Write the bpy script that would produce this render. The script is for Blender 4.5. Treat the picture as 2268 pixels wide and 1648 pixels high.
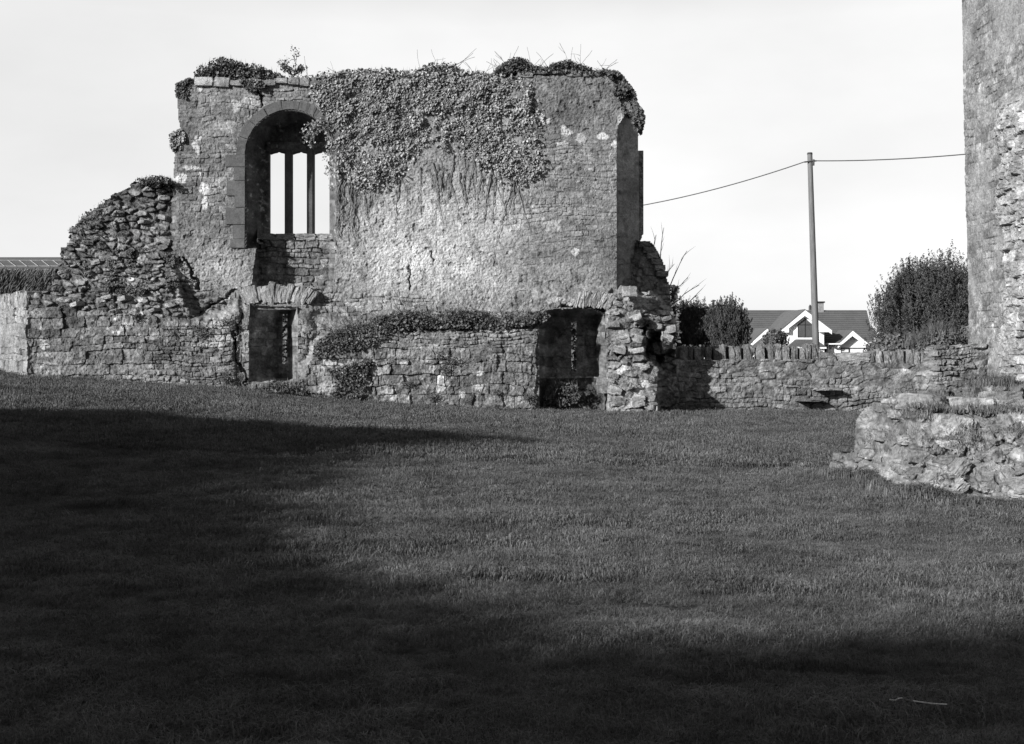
import bpy, math, random
import numpy as np
from mathutils import Vector
for o in list(bpy.data.objects): bpy.data.objects.remove(o)
S = bpy.context.scene
COL = S.collection
random.seed(7); RG = np.random.default_rng(7)
R = math.radians

# ---------------------------------------------------------------- camera
FPX, CXP, HZ, EYE = 2431.0, 1134.0, 771.0, 1.6      # photograph measured at 2267.6 px wide
cam = bpy.data.objects.new('camera', bpy.data.cameras.new('camera')); COL.objects.link(cam)
cam.location = (0, 0, EYE); cam.rotation_euler = (R(90), 0, 0)
cam.data.sensor_width = 36; cam.data.lens = 36*FPX/2267.6
cam.data.shift_y = -(824-HZ)/2267.6
cam.data.clip_start = .1; cam.data.clip_end = 3000
S.camera = cam
# ---------------------------------------------------------------- light
SUN_AZ, SUN_EL = 50, 22          # light travels towards +x,+y
sun = bpy.data.objects.new('sun', bpy.data.lights.new('sun', 'SUN')); COL.objects.link(sun)
sun.data.energy = 5.0; sun.data.angle = R(.8); sun.data.color = (1, 1, 1)
Ld = Vector((math.sin(R(SUN_AZ))*math.cos(R(SUN_EL)), math.cos(R(SUN_AZ))*math.cos(R(SUN_EL)), -math.sin(R(SUN_EL))))
sun.rotation_euler = Ld.to_track_quat('-Z', 'Y').to_euler()
W = bpy.data.worlds.new('World'); S.world = W; W.use_nodes = True
nt = W.node_tree; nt.nodes.clear(); N = nt.nodes.new; LK = nt.links.new
out = N('ShaderNodeOutputWorld'); bg = N('ShaderNodeBackground'); sky = N('ShaderNodeTexSky')
sky.sky_type = 'NISHITA'; sky.sun_disc = False; sky.sun_elevation = R(SUN_EL); sky.sun_rotation = R(180+SUN_AZ)
sky.air_density = 1.0; sky.dust_density = 2.0; sky.ozone_density = 1
bw = N('ShaderNodeRGBToBW'); LK(sky.outputs[0], bw.inputs[0])
tc = N('ShaderNodeTexCoord'); mp = N('ShaderNodeMapping'); mp.inputs['Scale'].default_value = (1, 1, 2.4)
LK(tc.outputs['Generated'], mp.inputs[0])
cn = N('ShaderNodeTexNoise'); cn.inputs['Scale'].default_value = 3.2; cn.inputs['Detail'].default_value = 6; LK(mp.outputs[0], cn.inputs[0])
cr = N('ShaderNodeMapRange'); cr.inputs[1].default_value = .35; cr.inputs[2].default_value = .75; cr.inputs[3].default_value = .93; cr.inputs[4].default_value = 1.09
LK(cn.outputs[0], cr.inputs[0])
# thin bright cloud veil low in the sky, clear darker zenith
sx = N('ShaderNodeSeparateXYZ'); LK(tc.outputs['Generated'], sx.inputs[0])
ve = N('ShaderNodeMapRange'); ve.inputs[1].default_value = .28; ve.inputs[2].default_value = .52; ve.inputs[3].default_value = 1; ve.inputs[4].default_value = 0
LK(sx.outputs['Z'], ve.inputs[0])
m1 = N('ShaderNodeMath'); m1.operation = 'MULTIPLY'; LK(bw.outputs[0], m1.inputs[0]); LK(cr.outputs[0], m1.inputs[1])
vm = N('ShaderNodeMix'); vm.data_type = 'FLOAT'; vm.inputs[3].default_value = 17.0
cv2 = N('ShaderNodeMath'); cv2.operation = 'MULTIPLY'; cv2.inputs[1].default_value = 16.8; LK(cr.outputs[0], cv2.inputs[0]); 
vx = N('ShaderNodeMapRange'); vx.inputs[1].default_value = -.55; vx.inputs[2].default_value = .1; vx.inputs[3].default_value = .87; vx.inputs[4].default_value = 1.0; LK(sx.outputs['X'], vx.inputs[0])
cv3 = N('ShaderNodeMath'); cv3.operation = 'MULTIPLY'; LK(cv2.outputs[0], cv3.inputs[0]); LK(vx.outputs[0], cv3.inputs[1]); LK(cv3.outputs[0], vm.inputs[3])   # veil radiance, blended with the clear sky
vf = N('ShaderNodeMath'); vf.operation = 'MULTIPLY'; LK(ve.outputs[0], vf.inputs[0])
vy = N('ShaderNodeMapRange'); vy.inputs[1].default_value = -.3; vy.inputs[2].default_value = .7; vy.inputs[3].default_value = .12; vy.inputs[4].default_value = .74
LK(sx.outputs['Y'], vy.inputs[0]); LK(vy.outputs[0], vf.inputs[1])
LK(vf.outputs[0], vm.inputs[0]); LK(m1.outputs[0], vm.inputs[2])
LK(vm.outputs[0], bg.inputs[0]); bg.inputs[1].default_value = .055
LK(bg.outputs[0], out.inputs[0])
S.view_settings.view_transform = 'Standard'; S.view_settings.look = 'None'
S.view_settings.exposure = 0.4; S.view_settings.gamma = 1
S.render.engine = 'CYCLES'

# ---------------------------------------------------------------- numeric helpers
def P(u, v, D):
    return np.stack([(u-CXP)/FPX*D, D+0*u, EYE+(HZ-v)/FPX*D], -1)
def pt(u, v, D): return Vector(((u-CXP)/FPX*D, D, EYE+(HZ-v)/FPX*D))
def hsh(i, j, seed=0):
    with np.errstate(over='ignore'):
        n = (np.asarray(i).astype(np.int64)*374761393 + np.asarray(j).astype(np.int64)*668265263 + seed*1274126177) & 0xffffffff
        n = ((n ^ (n >> 13))*1103515245) & 0xffffffff
        n = ((n ^ (n >> 15))*2246822519) & 0xffffffff
        n = n ^ (n >> 14)
    return (n & 0xffffff)/float(0x1000000)
def vn(x, y, seed=0):
    xi = np.floor(x); yi = np.floor(y); fx = x-xi; fy = y-yi
    fx = fx*fx*(3-2*fx); fy = fy*fy*(3-2*fy)
    a = hsh(xi, yi, seed); b = hsh(xi+1, yi, seed); c = hsh(xi, yi+1, seed); d = hsh(xi+1, yi+1, seed)
    return (a+(b-a)*fx)*(1-fy)+(c+(d-c)*fx)*fy
def fbm(x, y, f, oc=4, seed=0):
    s = 0; a = 1; t = 0
    for k in range(oc):
        s = s+a*(vn(x*f+17.3*k, y*f+9.1*k, seed+k)*2-1); t += a; a *= .5; f *= 2.03
    return s/t
def ss(a, b, x):
    t = np.clip((x-a)/(b-a), 0, 1); return t*t*(3-2*t)
def psd(U, V, poly):
    """signed distance to a polygon, negative inside"""
    p = np.array(poly, float); n = len(p); d = np.full(U.shape, 1e9); ins = np.zeros(U.shape, bool)
    for i in range(n):
        a = p[i]; b = p[(i+1) % n]; e = b-a; L = (e*e).sum()+1e-9
        t = np.clip(((U-a[0])*e[0]+(V-a[1])*e[1])/L, 0, 1)
        d = np.minimum(d, np.hypot(U-a[0]-t*e[0], V-a[1]-t*e[1]))
        if a[1] != b[1]:
            c = ((a[1] > V) != (b[1] > V)) & (U < (b[0]-a[0])*(V-a[1])/(b[1]-a[1])+a[0]); ins ^= c
    return np.where(ins, -d, d)
def bricks(x, z, h, w, seed):
    """coursed rubble: id hash, distance to joint, local coords"""
    rg = np.random.default_rng(seed); hs = h*(.55+.9*rg.random(int(40/h))); b = np.cumsum(hs)-6
    r = np.clip(np.searchsorted(b, z)-1, 0, len(b)-2); z0 = b[r]; z1 = b[r+1]
    wr = w*(.6+.9*hsh(r, 0*r, seed+5)); o = hsh(r, 0*r+3, seed)*10
    xx = x/wr+o; k = np.floor(xx)
    bl = lambda kk: kk+.62*(hsh(kk, r, seed+9)-.5)
    k = np.where(xx < bl(k), k-1, k); k = np.where(xx > bl(k+1), k+1, k)
    l = bl(k); rr = bl(k+1)
    dx = np.minimum(xx-l, rr-xx)*wr; dz = np.minimum(z-z0, z1-z)
    lx = (xx-l)/(rr-l)-.5; lz = (z-z0)/(z1-z0)-.5
    # rounded corners
    q = .035; d = np.where((dx < q) & (dz < q), q-np.hypot(q-dx, q-dz), np.minimum(dx, dz))
    return k, r, d, lx, lz
def voro(x, z, cw, ch, seed):
    X = x/cw; Z = z/ch; xi = np.floor(X); zi = np.floor(Z)
    f1 = np.full(X.shape, 9.); f2 = f1.copy(); I = xi.copy(); J = zi.copy(); LX = 0*X; LZ = 0*X
    for a in (-1, 0, 1):
        for b in (-1, 0, 1):
            i = xi+a; j = zi+b; px = i+.1+.8*hsh(i, j, seed); pz = j+.1+.8*hsh(i, j, seed+1)
            dx = X-px; dz = Z-pz; d = np.hypot(dx, dz); n = d < f1
            f2 = np.where(n, f1, np.minimum(f2, d)); f1 = np.where(n, d, f1)
            I = np.where(n, i, I); J = np.where(n, j, J); LX = np.where(n, dx, LX); LZ = np.where(n, dz, LZ)
    return I, J, (f2-f1)*.5*min(cw, ch), LX, LZ
def relief(x, z, kind, seed=0):
    """returns height (m, towards viewer) and tint multiplier"""
    wx = x+.09*fbm(x, z, 2.2, 3, seed+50)+.028*fbm(x, z, 11, 3, seed+51); wz = z+.16*fbm(x, z, .5, 2, seed+62)+.05*fbm(x, z, 2.6, 3, seed+60)+.022*fbm(x, z, 11, 3, seed+61)
    hf = fbm(x, z, 9, 2, seed+70); hg = fbm(x, z, 23, 2, seed+71)
    if kind == 'plaster':
        n = fbm(x, z, 5, 5, seed); m = fbm(x, z, 22, 3, seed+4)
        k, r, d, lx, lz = voro(wx, wz, .13, .09, seed+3)
        pit = ss(.25, .6, fbm(x, z, 7, 3, seed+12))
        h = .016*n+.017*m+.012*ss(0, .02, d)*hsh(k, r, seed)-.03*pit+.009*hg
        t = 1+.2*fbm(x, z, 1.5, 4, seed+14)+.24*hf+.2*hg-.25*pit+.22*(hsh(k, r, seed+8)-.5)*ss(0, .5, hsh(k, r, seed+9)-.3)
        ck = np.abs(fbm(x, z, .9, 4, seed+31)); g = ss(.02, .0, ck)*ss(.1, .35, fbm(x, z, .5, 2, seed+33))
        return h-.05*g, t*(1-.3*g)
    if kind == 'rubble': k, r, d, lx, lz = voro(wx, wz, .34, .17, seed); jt, pr, tl = .03, .17, .13
    elif kind == 'core': k, r, d, lx, lz = voro(wx+.3*wz, wz, .30, .15, seed); jt, pr, tl = .03, .17, .20
    elif kind == 'ashlar': k, r, d, lx, lz = bricks(wx, wz, .24, .42, seed); jt, pr, tl = .016, .085, .06
    elif kind == 'thin': k, r, d, lx, lz = bricks(wx, wz, .12, .33, seed); jt, pr, tl = .018, .06, .05
    elif kind == 'small': k, r, d, lx, lz = bricks(wx, wz, .14, .24, seed); jt, pr, tl = .022, .08, .06
    elif kind == 'tower': k, r, d, lx, lz = bricks(wx, wz, .22, .42, seed); jt, pr, tl = .02, .04, .03
    mort = .25+.75*ss(-.3, .25, fbm(x, z, 1.7, 3, seed+80)) if kind not in ('core',) else 1.0
    e = 1-mort*(1-ss(0, jt, d)); a = hsh(k, r, seed+21)-.5; b = hsh(k, r, seed+22)-.5; c = hsh(k, r, seed+23)
    h = e*(.03+pr*(c-.2)*ss(0, .35, c)*.75 + tl*(a*lx+b*lz)*1.3)+.03*fbm(x, z, 12, 4, seed+5)+.02*fbm(x, z, 3, 3, seed+6)+.01*hg
    lc = ss(.18, .42, fbm(x, z, 6, 5, seed+90))*ss(-.3, .3, fbm(x, z, .9, 2, seed+91))
    t = (.66+.6*hsh(k, r, seed+30))*(1-.42*mort*(1-ss(0, jt*.7, d)))*(1+.42*hf+.38*hg)*(1+.75*lc)
    lt = hsh(k, r, seed+40); t = np.where(lt > .93, t*1.35, t)
    return h, t

def mk(name, co, quads, mat, parent=None, tint=None, smooth=False, tris=None):
    co = np.ascontiguousarray(co, np.float32).reshape(-1, 3); me = bpy.data.meshes.new(name)
    fl = []; tot = []
    if quads is not None and len(quads): q = np.asarray(quads, np.int32); fl.append(q.ravel()); tot.append(np.full(len(q), 4, np.int32))
    if tris is not None and len(tris): q = np.asarray(tris, np.int32); fl.append(q.ravel()); tot.append(np.full(len(q), 3, np.int32))
    fl = np.concatenate(fl); tot = np.concatenate(tot)
    me.vertices.add(len(co)); me.vertices.foreach_set('co', co.ravel())
    me.loops.add(len(fl)); me.loops.foreach_set('vertex_index', fl)
    me.polygons.add(len(tot)); me.polygons.foreach_set('loop_start', np.concatenate([[0], np.cumsum(tot)[:-1]]).astype(np.int32))
    me.polygons.foreach_set('loop_total', tot)
    me.polygons.foreach_set('use_smooth', np.full(len(tot), bool(smooth)))
    me.update(calc_edges=True); me.validate()
    if tint is not None and len(me.vertices) == len(co):
        a = me.attributes.new('tint', 'FLOAT', 'POINT'); a.data.foreach_set('value', np.ascontiguousarray(tint, np.float32).ravel())
    me.materials.append(mat)
    o = bpy.data.objects.new(name, me); COL.objects.link(o)
    if parent: o.parent = parent
    return o
def tag(o, label=None, cat=None, group=None, kind=None):
    for k, v in (('label', label), ('category', cat), ('group', group), ('kind', kind)):
        if v: o[k] = v
    return o
def empty(name, label, cat, loc=(0, 0, 0), group=None):
    o = bpy.data.objects.new(name, None); COL.objects.link(o); o.location = loc; o.empty_display_size = .2
    tag(o, label, cat, group); return o
def keep(o, root):
    """parent without moving (root has only a location)"""
    o.parent = root; o.matrix_parent_inverse = root.matrix_basis.inverted(); return o
def gridpart(name, co, face, mat, root, tint, ext=(0, 1.2, 0), extn=3):
    """faces where `face` is true; open borders are carried back along `ext` so the piece is solid-sided"""
    H, Wd = co.shape[:2]; idx = np.arange(H*Wd).reshape(H, Wd)
    a = idx[:-1, :-1][face]; b = idx[:-1, 1:][face]; c = idx[1:, 1:][face]; d = idx[1:, :-1][face]
    q = np.stack([a, b, c, d], 1)
    fp = np.pad(face, 1); E = []
    m = face & ~fp[:-2, 1:-1]; E.append(np.stack([idx[:-1, 1:][m], idx[:-1, :-1][m]], 1))
    m = face & ~fp[2:, 1:-1]; E.append(np.stack([idx[1:, :-1][m], idx[1:, 1:][m]], 1))
    m = face & ~fp[1:-1, :-2]; E.append(np.stack([idx[:-1, :-1][m], idx[1:, :-1][m]], 1))
    m = face & ~fp[1:-1, 2:]; E.append(np.stack([idx[1:, 1:][m], idx[:-1, 1:][m]], 1))
    E = np.concatenate(E); C = co.reshape(-1, 3); T = tint.ravel()
    used, inv = np.unique(q.ravel(), return_inverse=True); q = inv.reshape(-1, 4)
    lut = np.full(H*Wd, -1); lut[used] = np.arange(len(used)); V = [C[used]]; TT = [T[used]]; Q = [q]
    be = lut[E]; bu, bi = np.unique(be.ravel(), return_inverse=True); be = bi.reshape(-1, 2); prev = bu; base = len(used)
    ext = np.array(ext, float)
    for s in range(1, extn+1):
        nz = (hsh(bu, bu*0+s, 77)[:, None]-.5)*.05
        V.append(V[0][bu]+ext*(s/extn)+nz*(s < extn)); TT.append(TT[0][bu])
        cur = base+np.arange(len(bu)); Q.append(np.stack([prev[be[:, 0]], prev[be[:, 1]], cur[be[:, 1]], cur[be[:, 0]]], 1)); prev = cur; base += len(bu)
    o = mk(name, np.concatenate(V), np.concatenate(Q), mat, None, np.concatenate(TT))
    return keep(o, root) if root else o

# ---------------------------------------------------------------- materials (black-and-white photograph: neutral greys)
def mat(name, col=.3, rough=.9, spec=.2, noise=(6, .25), fine=(40, .25), bump=.0, bscale=60, tint=False, spots=0, stretch=None):
    m = bpy.data.materials.new(name); m.use_nodes = True; t = m.node_tree; b = t.nodes['Principled BSDF']; n = t.nodes.new; l = t.links.new
    tc = n('ShaderNodeTexCoord'); src = tc.outputs['Object'] if name != 'grass_blade' else n('ShaderNodeNewGeometry').outputs['Position']
    if stretch:
        mpn = n('ShaderNodeMapping'); mpn.inputs['Scale'].default_value = stretch; l(src, mpn.inputs[0]); src = mpn.outputs[0]
    val = None
    def mul(a, bb):
        x = n('ShaderNodeMath'); x.operation = 'MULTIPLY'
        l(a, x.inputs[0])
        if hasattr(bb, 'node'): l(bb, x.inputs[1])
        else: x.inputs[1].default_value = bb
        return x.outputs[0]
    def nz(sc, amp, det=5):
        x = n('ShaderNodeTexNoise'); x.inputs['Scale'].default_value = sc; x.inputs['Detail'].default_value = det; x.inputs['Roughness'].default_value = .65; l(src, x.inputs[0])
        r = n('ShaderNodeMapRange'); r.inputs[1].default_value = .3; r.inputs[2].default_value = .7; r.inputs[3].default_value = 1-amp; r.inputs[4].default_value = 1+amp
        l(x.outputs[0], r.inputs[0]); return r.outputs[0]
    val = mul(nz(*noise), nz(*fine))
    if tint:
        a = n('ShaderNodeAttribute'); a.attribute_name = 'tint'; val = mul(val, a.outputs['Fac'])
    val = mul(val, col)
    if spots:
        x = n('ShaderNodeTexNoise'); x.inputs['Scale'].default_value = 9; x.inputs['Detail'].default_value = 8; x.inputs['Roughness'].default_value = .7; l(src, x.inputs[0])
        r = n('ShaderNodeMapRange'); r.inputs[1].default_value = .62; r.inputs[2].default_value = .68; l(x.outputs[0], r.inputs[0])
        x2 = n('ShaderNodeMix'); x2.data_type = 'FLOAT'; l(mul(r.outputs[0], spots), x2.inputs[0]); l(val, x2.inputs[2]); x2.inputs[3].default_value = .62; val = x2.outputs[0]
    l(val, b.inputs['Base Color']); b.inputs['Roughness'].default_value = rough; b.inputs['Specular IOR Level'].default_value = spec
    if bump:
        x = n('ShaderNodeTexNoise'); x.inputs['Scale'].default_value = bscale; x.inputs['Detail'].default_value = 4; l(src, x.inputs[0])
        bp = n('ShaderNodeBump'); bp.inputs['Strength'].default_value = bump; bp.inputs['Distance'].default_value = .02; l(x.outputs[0], bp.inputs['Height']); l(bp.outputs[0], b.inputs['Normal'])
    return m
M_stone = mat('weathered_stone', .80, .95, .12, (1.3, .22), (22, .42), .9, 38, True, .4)
M_dress = mat('dressed_stone', .105, .9, .1, (2.5, .3), (25, .25), .6, 50)
M_block = mat('block_stone', .22, .95, .1, (3, .35), (26, .45), .9, 38, True, .7)
M_leaf = mat('ivy_leaf', .25, .45, .45, (3, .25), (30, .1), 0, 50, True)
M_dleaf = mat('dark_leaf', .085, .55, .35, (3, .3), (30, .1), 0, 50, True)
M_conif = mat('conifer_foliage', .085, .8, .2, (2, .3), (20, .2), 0, 50, True)
M_twig = mat('twig', .16, .9, .1, (3, .2), (30, .2), 0, 50)
M_dtwig = mat('dark_twig', .06, .9, .1, (3, .2), (30, .2), 0, 50)
M_soil = mat('lawn_soil', .045, 1, 0, (.8, .35), (14, .5), 1.0, 25)
M_grass = mat('grass_blade', .125, .75, .12, (.9, .38), (4.5, .38), 0, 50, True)
M_dry = mat('dry_grass', .22, .85, .15, (2, .3), (30, .2), 0, 50, True)
M_pole = mat('weathered_timber', .15, .85, .2, (2, .2), (1, .3), .3, 30, False, 0, (18, 18, .8))
M_wire = mat('wire', .05, .6, .3)
M_white = mat('white_paint', .88, .6, .3, (1, .03), (20, .02))
M_rend = mat('painted_render', .82, .9, .1, (1, .04), (20, .04))
M_tile = mat('roof_tile', .12, .85, .2, (1, .12), (8, .12), 0, 50, False, 0, (1, 1, 1))
M_glass = mat('window_glass', .09, .15, .5, (1, .1), (5, .1))
M_dark = mat('dark_frame', .03, .5, .3)
M_pale = mat('curtain', .7, .9, .1)
M_thatch = mat('dry_bank', .12, 1, .0, (2, .35), (6, .35), 0, 50, False, 0, (1, 1, .35))

# ---------------------------------------------------------------- ground
GX = [-60, -16, -11.9, -6.9, -4.9, .7, 4, 9, 60]; GZ = [1.43, 1.08, .85, .53, .32, .0, -.06, -.12, -.15]
def ground_z(x, y):
    g = np.interp(x, GX, GZ); s = ss(5, 23, y)*.88+.12*ss(0, 5, y)
    z = g*s; z = z-2.0*ss(31, 48, y)*ss(-14, -6, x) + 0
    return z + .022*fbm(x, y*1.5, .9, 4, 3)*ss(200, 20, np.hypot(x, y))
def axis(a, lo, hi, st, far):
    m = np.arange(lo, hi+st, st); l = lo-np.geomspace(st, far, 26)[::-1]; h = hi+np.geomspace(st, far, 26); return np.concatenate([l, m, h])
gx = axis(0, -20, 20, .25, 1500); gy = axis(0, -14, 50, .25, 1500)
X, Y = np.meshgrid(gx, gy); Zg = ground_z(X, Y)
gi = np.arange(X.size).reshape(X.shape)
g = mk('ground', np.stack([X, Y, Zg], -1), np.stack([gi[:-1, :-1], gi[:-1, 1:], gi[1:, 1:], gi[1:, :-1]], -1).reshape(-1, 4), M_soil, smooth=True)
tag(g, 'mown grass lawn rising gently to the left in front of the ruin', None, None, 'structure')

# ---------------------------------------------------------------- grass (stuff): tufts on points through geometry nodes
def blades_mesh(name, n, hgt, wid, spread, lean, m):
    rg = np.random.default_rng(len(name)+n); V = []; F = []; T = []; Q = []
    for i in range(n):
        a = rg.random()*6.283; r = spread*math.sqrt(rg.random()); x, y = r*math.cos(a), r*math.sin(a)
        b = rg.random()*6.283; h = hgt*(.45+.75*rg.random()); w = wid*(.7+.6*rg.random()); ln = lean*(.3+rg.random())*h
        dx, dy = math.cos(b), math.sin(b); px, py = -dy*w/2, dx*w/2; k = len(V)
        V += [(x-px, y-py, -.01), (x+px, y+py, -.01), (x+dx*ln*.35+px*.8, y+dy*ln*.35+py*.8, h*.6), (x+dx*ln*.35-px*.8, y+dy*ln*.35-py*.8, h*.6), (x+dx*ln, y+dy*ln, h*(1-.25*lean))]
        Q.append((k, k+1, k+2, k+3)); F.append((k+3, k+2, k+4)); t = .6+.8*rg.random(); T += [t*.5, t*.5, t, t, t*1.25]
    o = mk(name, V, Q, m, None, T, tris=F); return o
def scatter(name, pts, tuft, scl, label, seed):
    me = bpy.data.meshes.new(name); me.vertices.add(len(pts)); me.vertices.foreach_set('co', np.ascontiguousarray(pts, np.float32).ravel())
    a = me.attributes.new('scl', 'FLOAT', 'POINT'); a.data.foreach_set('value', np.ascontiguousarray(scl, np.float32))
    o = bpy.data.objects.new(name, me); COL.objects.link(o)
    ng = bpy.data.node_groups.new(name+'_nodes', 'GeometryNodeTree')
    ng.interface.new_socket('Geometry', in_out='INPUT', socket_type='NodeSocketGeometry'); ng.interface.new_socket('Geometry', in_out='OUTPUT', socket_type='NodeSocketGeometry')
    n = ng.nodes.new; l = ng.links.new; gi_ = n('NodeGroupInput'); go = n('NodeGroupOutput'); ip = n('GeometryNodeInstanceOnPoints'); oi = n('GeometryNodeObjectInfo')
    oi.inputs['Object'].default_value = tuft; rv = n('FunctionNodeRandomValue'); rv.data_type = 'FLOAT_VECTOR'
    rv.inputs[0].default_value = (-.25, -.25, 0); rv.inputs[1].default_value = (.25, .25, 6.28); rv.inputs['Seed'].default_value = seed
    na = n('GeometryNodeInputNamedAttribute'); na.data_type = 'FLOAT'; na.inputs[0].default_value = 'scl'
    l(gi_.outputs[0], ip.inputs['Points']); l(oi.outputs['Geometry'], ip.inputs['Instance']); l(rv.outputs[0], ip.inputs['Rotation']); l(na.outputs['Attribute'], ip.inputs['Scale'])
    l(ip.outputs[0], go.inputs[0]); md = o.modifiers.new('scatter', 'NODES'); md.node_group = ng
    tag(o, label, 'grass', None, 'stuff'); return o
LAWN = []
def lawn(n, y0, y1, tuft, base, nm, lab, seed, pw=1.0):
    rg = np.random.default_rng(seed); t = rg.random(n); y = (y0**(1-pw)+(y1**(1-pw)-y0**(1-pw))*t)**(1/(1-pw)) if pw != 1 else y0*(y1/y0)**t
    x = (rg.random(n)*2-1)*(y*.50+1.2)
    z = ground_z(x, y)
    # streaky patches: longer and shorter grass
    p = fbm(x+.4*y, y*1.6, .55, 4, 11); p2 = fbm(x, y*2.2, 2.2, 3, 12)
    s = base*(1+.5*p+.8*p2)*(.8+.4*rg.random(n))
    ok = (s > base*.35)
    return scatter(nm, np.stack([x, y, z], 1)[ok], tuft, s[ok], lab, seed)
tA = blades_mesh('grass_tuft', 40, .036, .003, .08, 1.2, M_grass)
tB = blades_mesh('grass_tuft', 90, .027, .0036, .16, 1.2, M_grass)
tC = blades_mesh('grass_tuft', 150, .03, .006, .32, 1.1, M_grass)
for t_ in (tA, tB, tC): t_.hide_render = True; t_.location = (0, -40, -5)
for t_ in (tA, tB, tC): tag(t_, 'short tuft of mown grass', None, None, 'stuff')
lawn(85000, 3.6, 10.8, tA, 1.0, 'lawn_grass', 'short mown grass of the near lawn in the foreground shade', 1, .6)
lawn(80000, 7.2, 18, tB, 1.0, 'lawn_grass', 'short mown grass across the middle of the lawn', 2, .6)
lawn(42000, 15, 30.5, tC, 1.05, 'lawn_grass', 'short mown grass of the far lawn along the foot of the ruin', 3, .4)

# ---------------------------------------------------------------- foliage helpers
def leaves(name, C, nrm, size, m, root=None, asp=.9, fold=.25, up=None, seed=1):
    n = len(C); rg = np.random.default_rng(seed); nrm = nrm/np.linalg.norm(nrm, axis=1)[:, None]
    if up is None: up = rg.normal(size=(n, 3))
    a = np.cross(nrm, up); a /= np.linalg.norm(a, axis=1)[:, None]+1e-9; b = np.cross(nrm, a)
    s = (size*(.45+1.0*rg.random(n)**1.3))[:, None]
    v0 = C-b*s*.5; v1 = C+a*s*.45*asp+b*s*-.05+nrm*s*fold*.5; v2 = C+b*s*.5; v3 = C-a*s*.45*asp+b*s*-.05+nrm*s*fold*.5
    V = np.stack([v0, v1, v2, v3], 1).reshape(-1, 3); k = np.arange(n)[:, None]*4
    T = np.concatenate([k+np.array([[0, 1, 2]]), k+np.array([[0, 2, 3]])]); t = np.repeat(.6+.9*rg.random(n)**1.5, 4)
    o = mk(name, V, None, m, None, t, tris=T); return keep(o, root) if root else o
def tubes(name, paths, m, root=None, sides=5):
    """paths: list of (points, radii)"""
    V = []; Q = []; base = 0
    for pts, rad in paths:
        pts = [Vector(p) for p in pts]; n = len(pts)
        for i, p in enumerate(pts):
            d = (pts[min(i+1, n-1)]-pts[max(i-1, 0)]); d = d.normalized() if d.length > 1e-6 else Vector((0, 0, 1))
            a = d.orthogonal().normalized() if abs(d.z) > .9 else Vector((0, 0, 1)).cross(d).normalized(); b = d.cross(a)
            for k in range(sides):
                th = 6.28318*k/sides; V.append(p+(a*math.cos(th)+b*math.sin(th))*rad[i])
        for i in range(n-1):
            for k in range(sides): Q.append((base+i*sides+k, base+i*sides+(k+1) % sides, base+(i+1)*sides+(k+1) % sides, base+(i+1)*sides+k))
        base += n*sides
    o = mk(name, [tuple(v) for v in V], Q, m, smooth=True); return keep(o, root) if root else o
def wander(p, d, L, n, rad, wob=.25, grav=0, rnd=random):
    p = Vector(p); d = Vector(d).normalized(); pts = [p.copy()]; r = [rad]
    for i in range(n):
        d = (d+Vector((rnd.uniform(-1, 1), rnd.uniform(-1, 1), rnd.uniform(-1, 1)))*wob+Vector((0, 0, grav))).normalized(); p = p+d*L/n; pts.append(p.copy()); r.append(rad*(1-.8*(i+1)/n))
    return pts, r
def branch(p, d, L, rad, depth, acc, wob=.12, grav=.03):
    pts, r = wander(p, d, L, 6, rad, wob, grav); acc.append((pts, r))
    if depth:
        for k in range(random.randint(3, 5)):
            i = random.randint(1, 5); q = pts[i]; dd = (pts[i]-pts[i-1]).normalized()
            side = Vector((random.uniform(-1, 1), random.uniform(-1, 1)*.6, random.uniform(-.3, .7)))
            branch(q, (dd*.8+side*.8), L*random.uniform(.35, .6), max(r[i]*.6, .004), depth-1, acc, wob, grav)
def box(bm_v, bm_q, a, b):
    k = len(bm_v); (x0, y0, z0), (x1, y1, z1) = a, b
    bm_v += [(x0, y0, z0), (x1, y0, z0), (x1, y1, z0), (x0, y1, z0), (x0, y0, z1), (x1, y0, z1), (x1, y1, z1), (x0, y1, z1)]
    bm_q += [(k, k+3, k+2, k+1), (k+4, k+5, k+6, k+7), (k, k+1, k+5, k+4), (k+1, k+2, k+6, k+5), (k+2, k+3, k+7, k+6), (k+3, k, k+4, k+7)]
def prism(bm_v, bm_q, bm_t, poly, y0, y1):
    """vertical polygon [(x,z)] extruded in y"""
    n = len(poly); k = len(bm_v)
    bm_v += [(p[0], y0, p[1]) for p in poly]+[(p[0], y1, p[1]) for p in poly]
    for i in range(n): j = (i+1) % n; bm_q.append((k+i, k+j, k+n+j, k+n+i))
    for i in range(1, n-1): bm_t.append((k, k+i, k+i+1)); bm_t.append((k+n, k+n+i+1, k+n+i))
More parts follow.
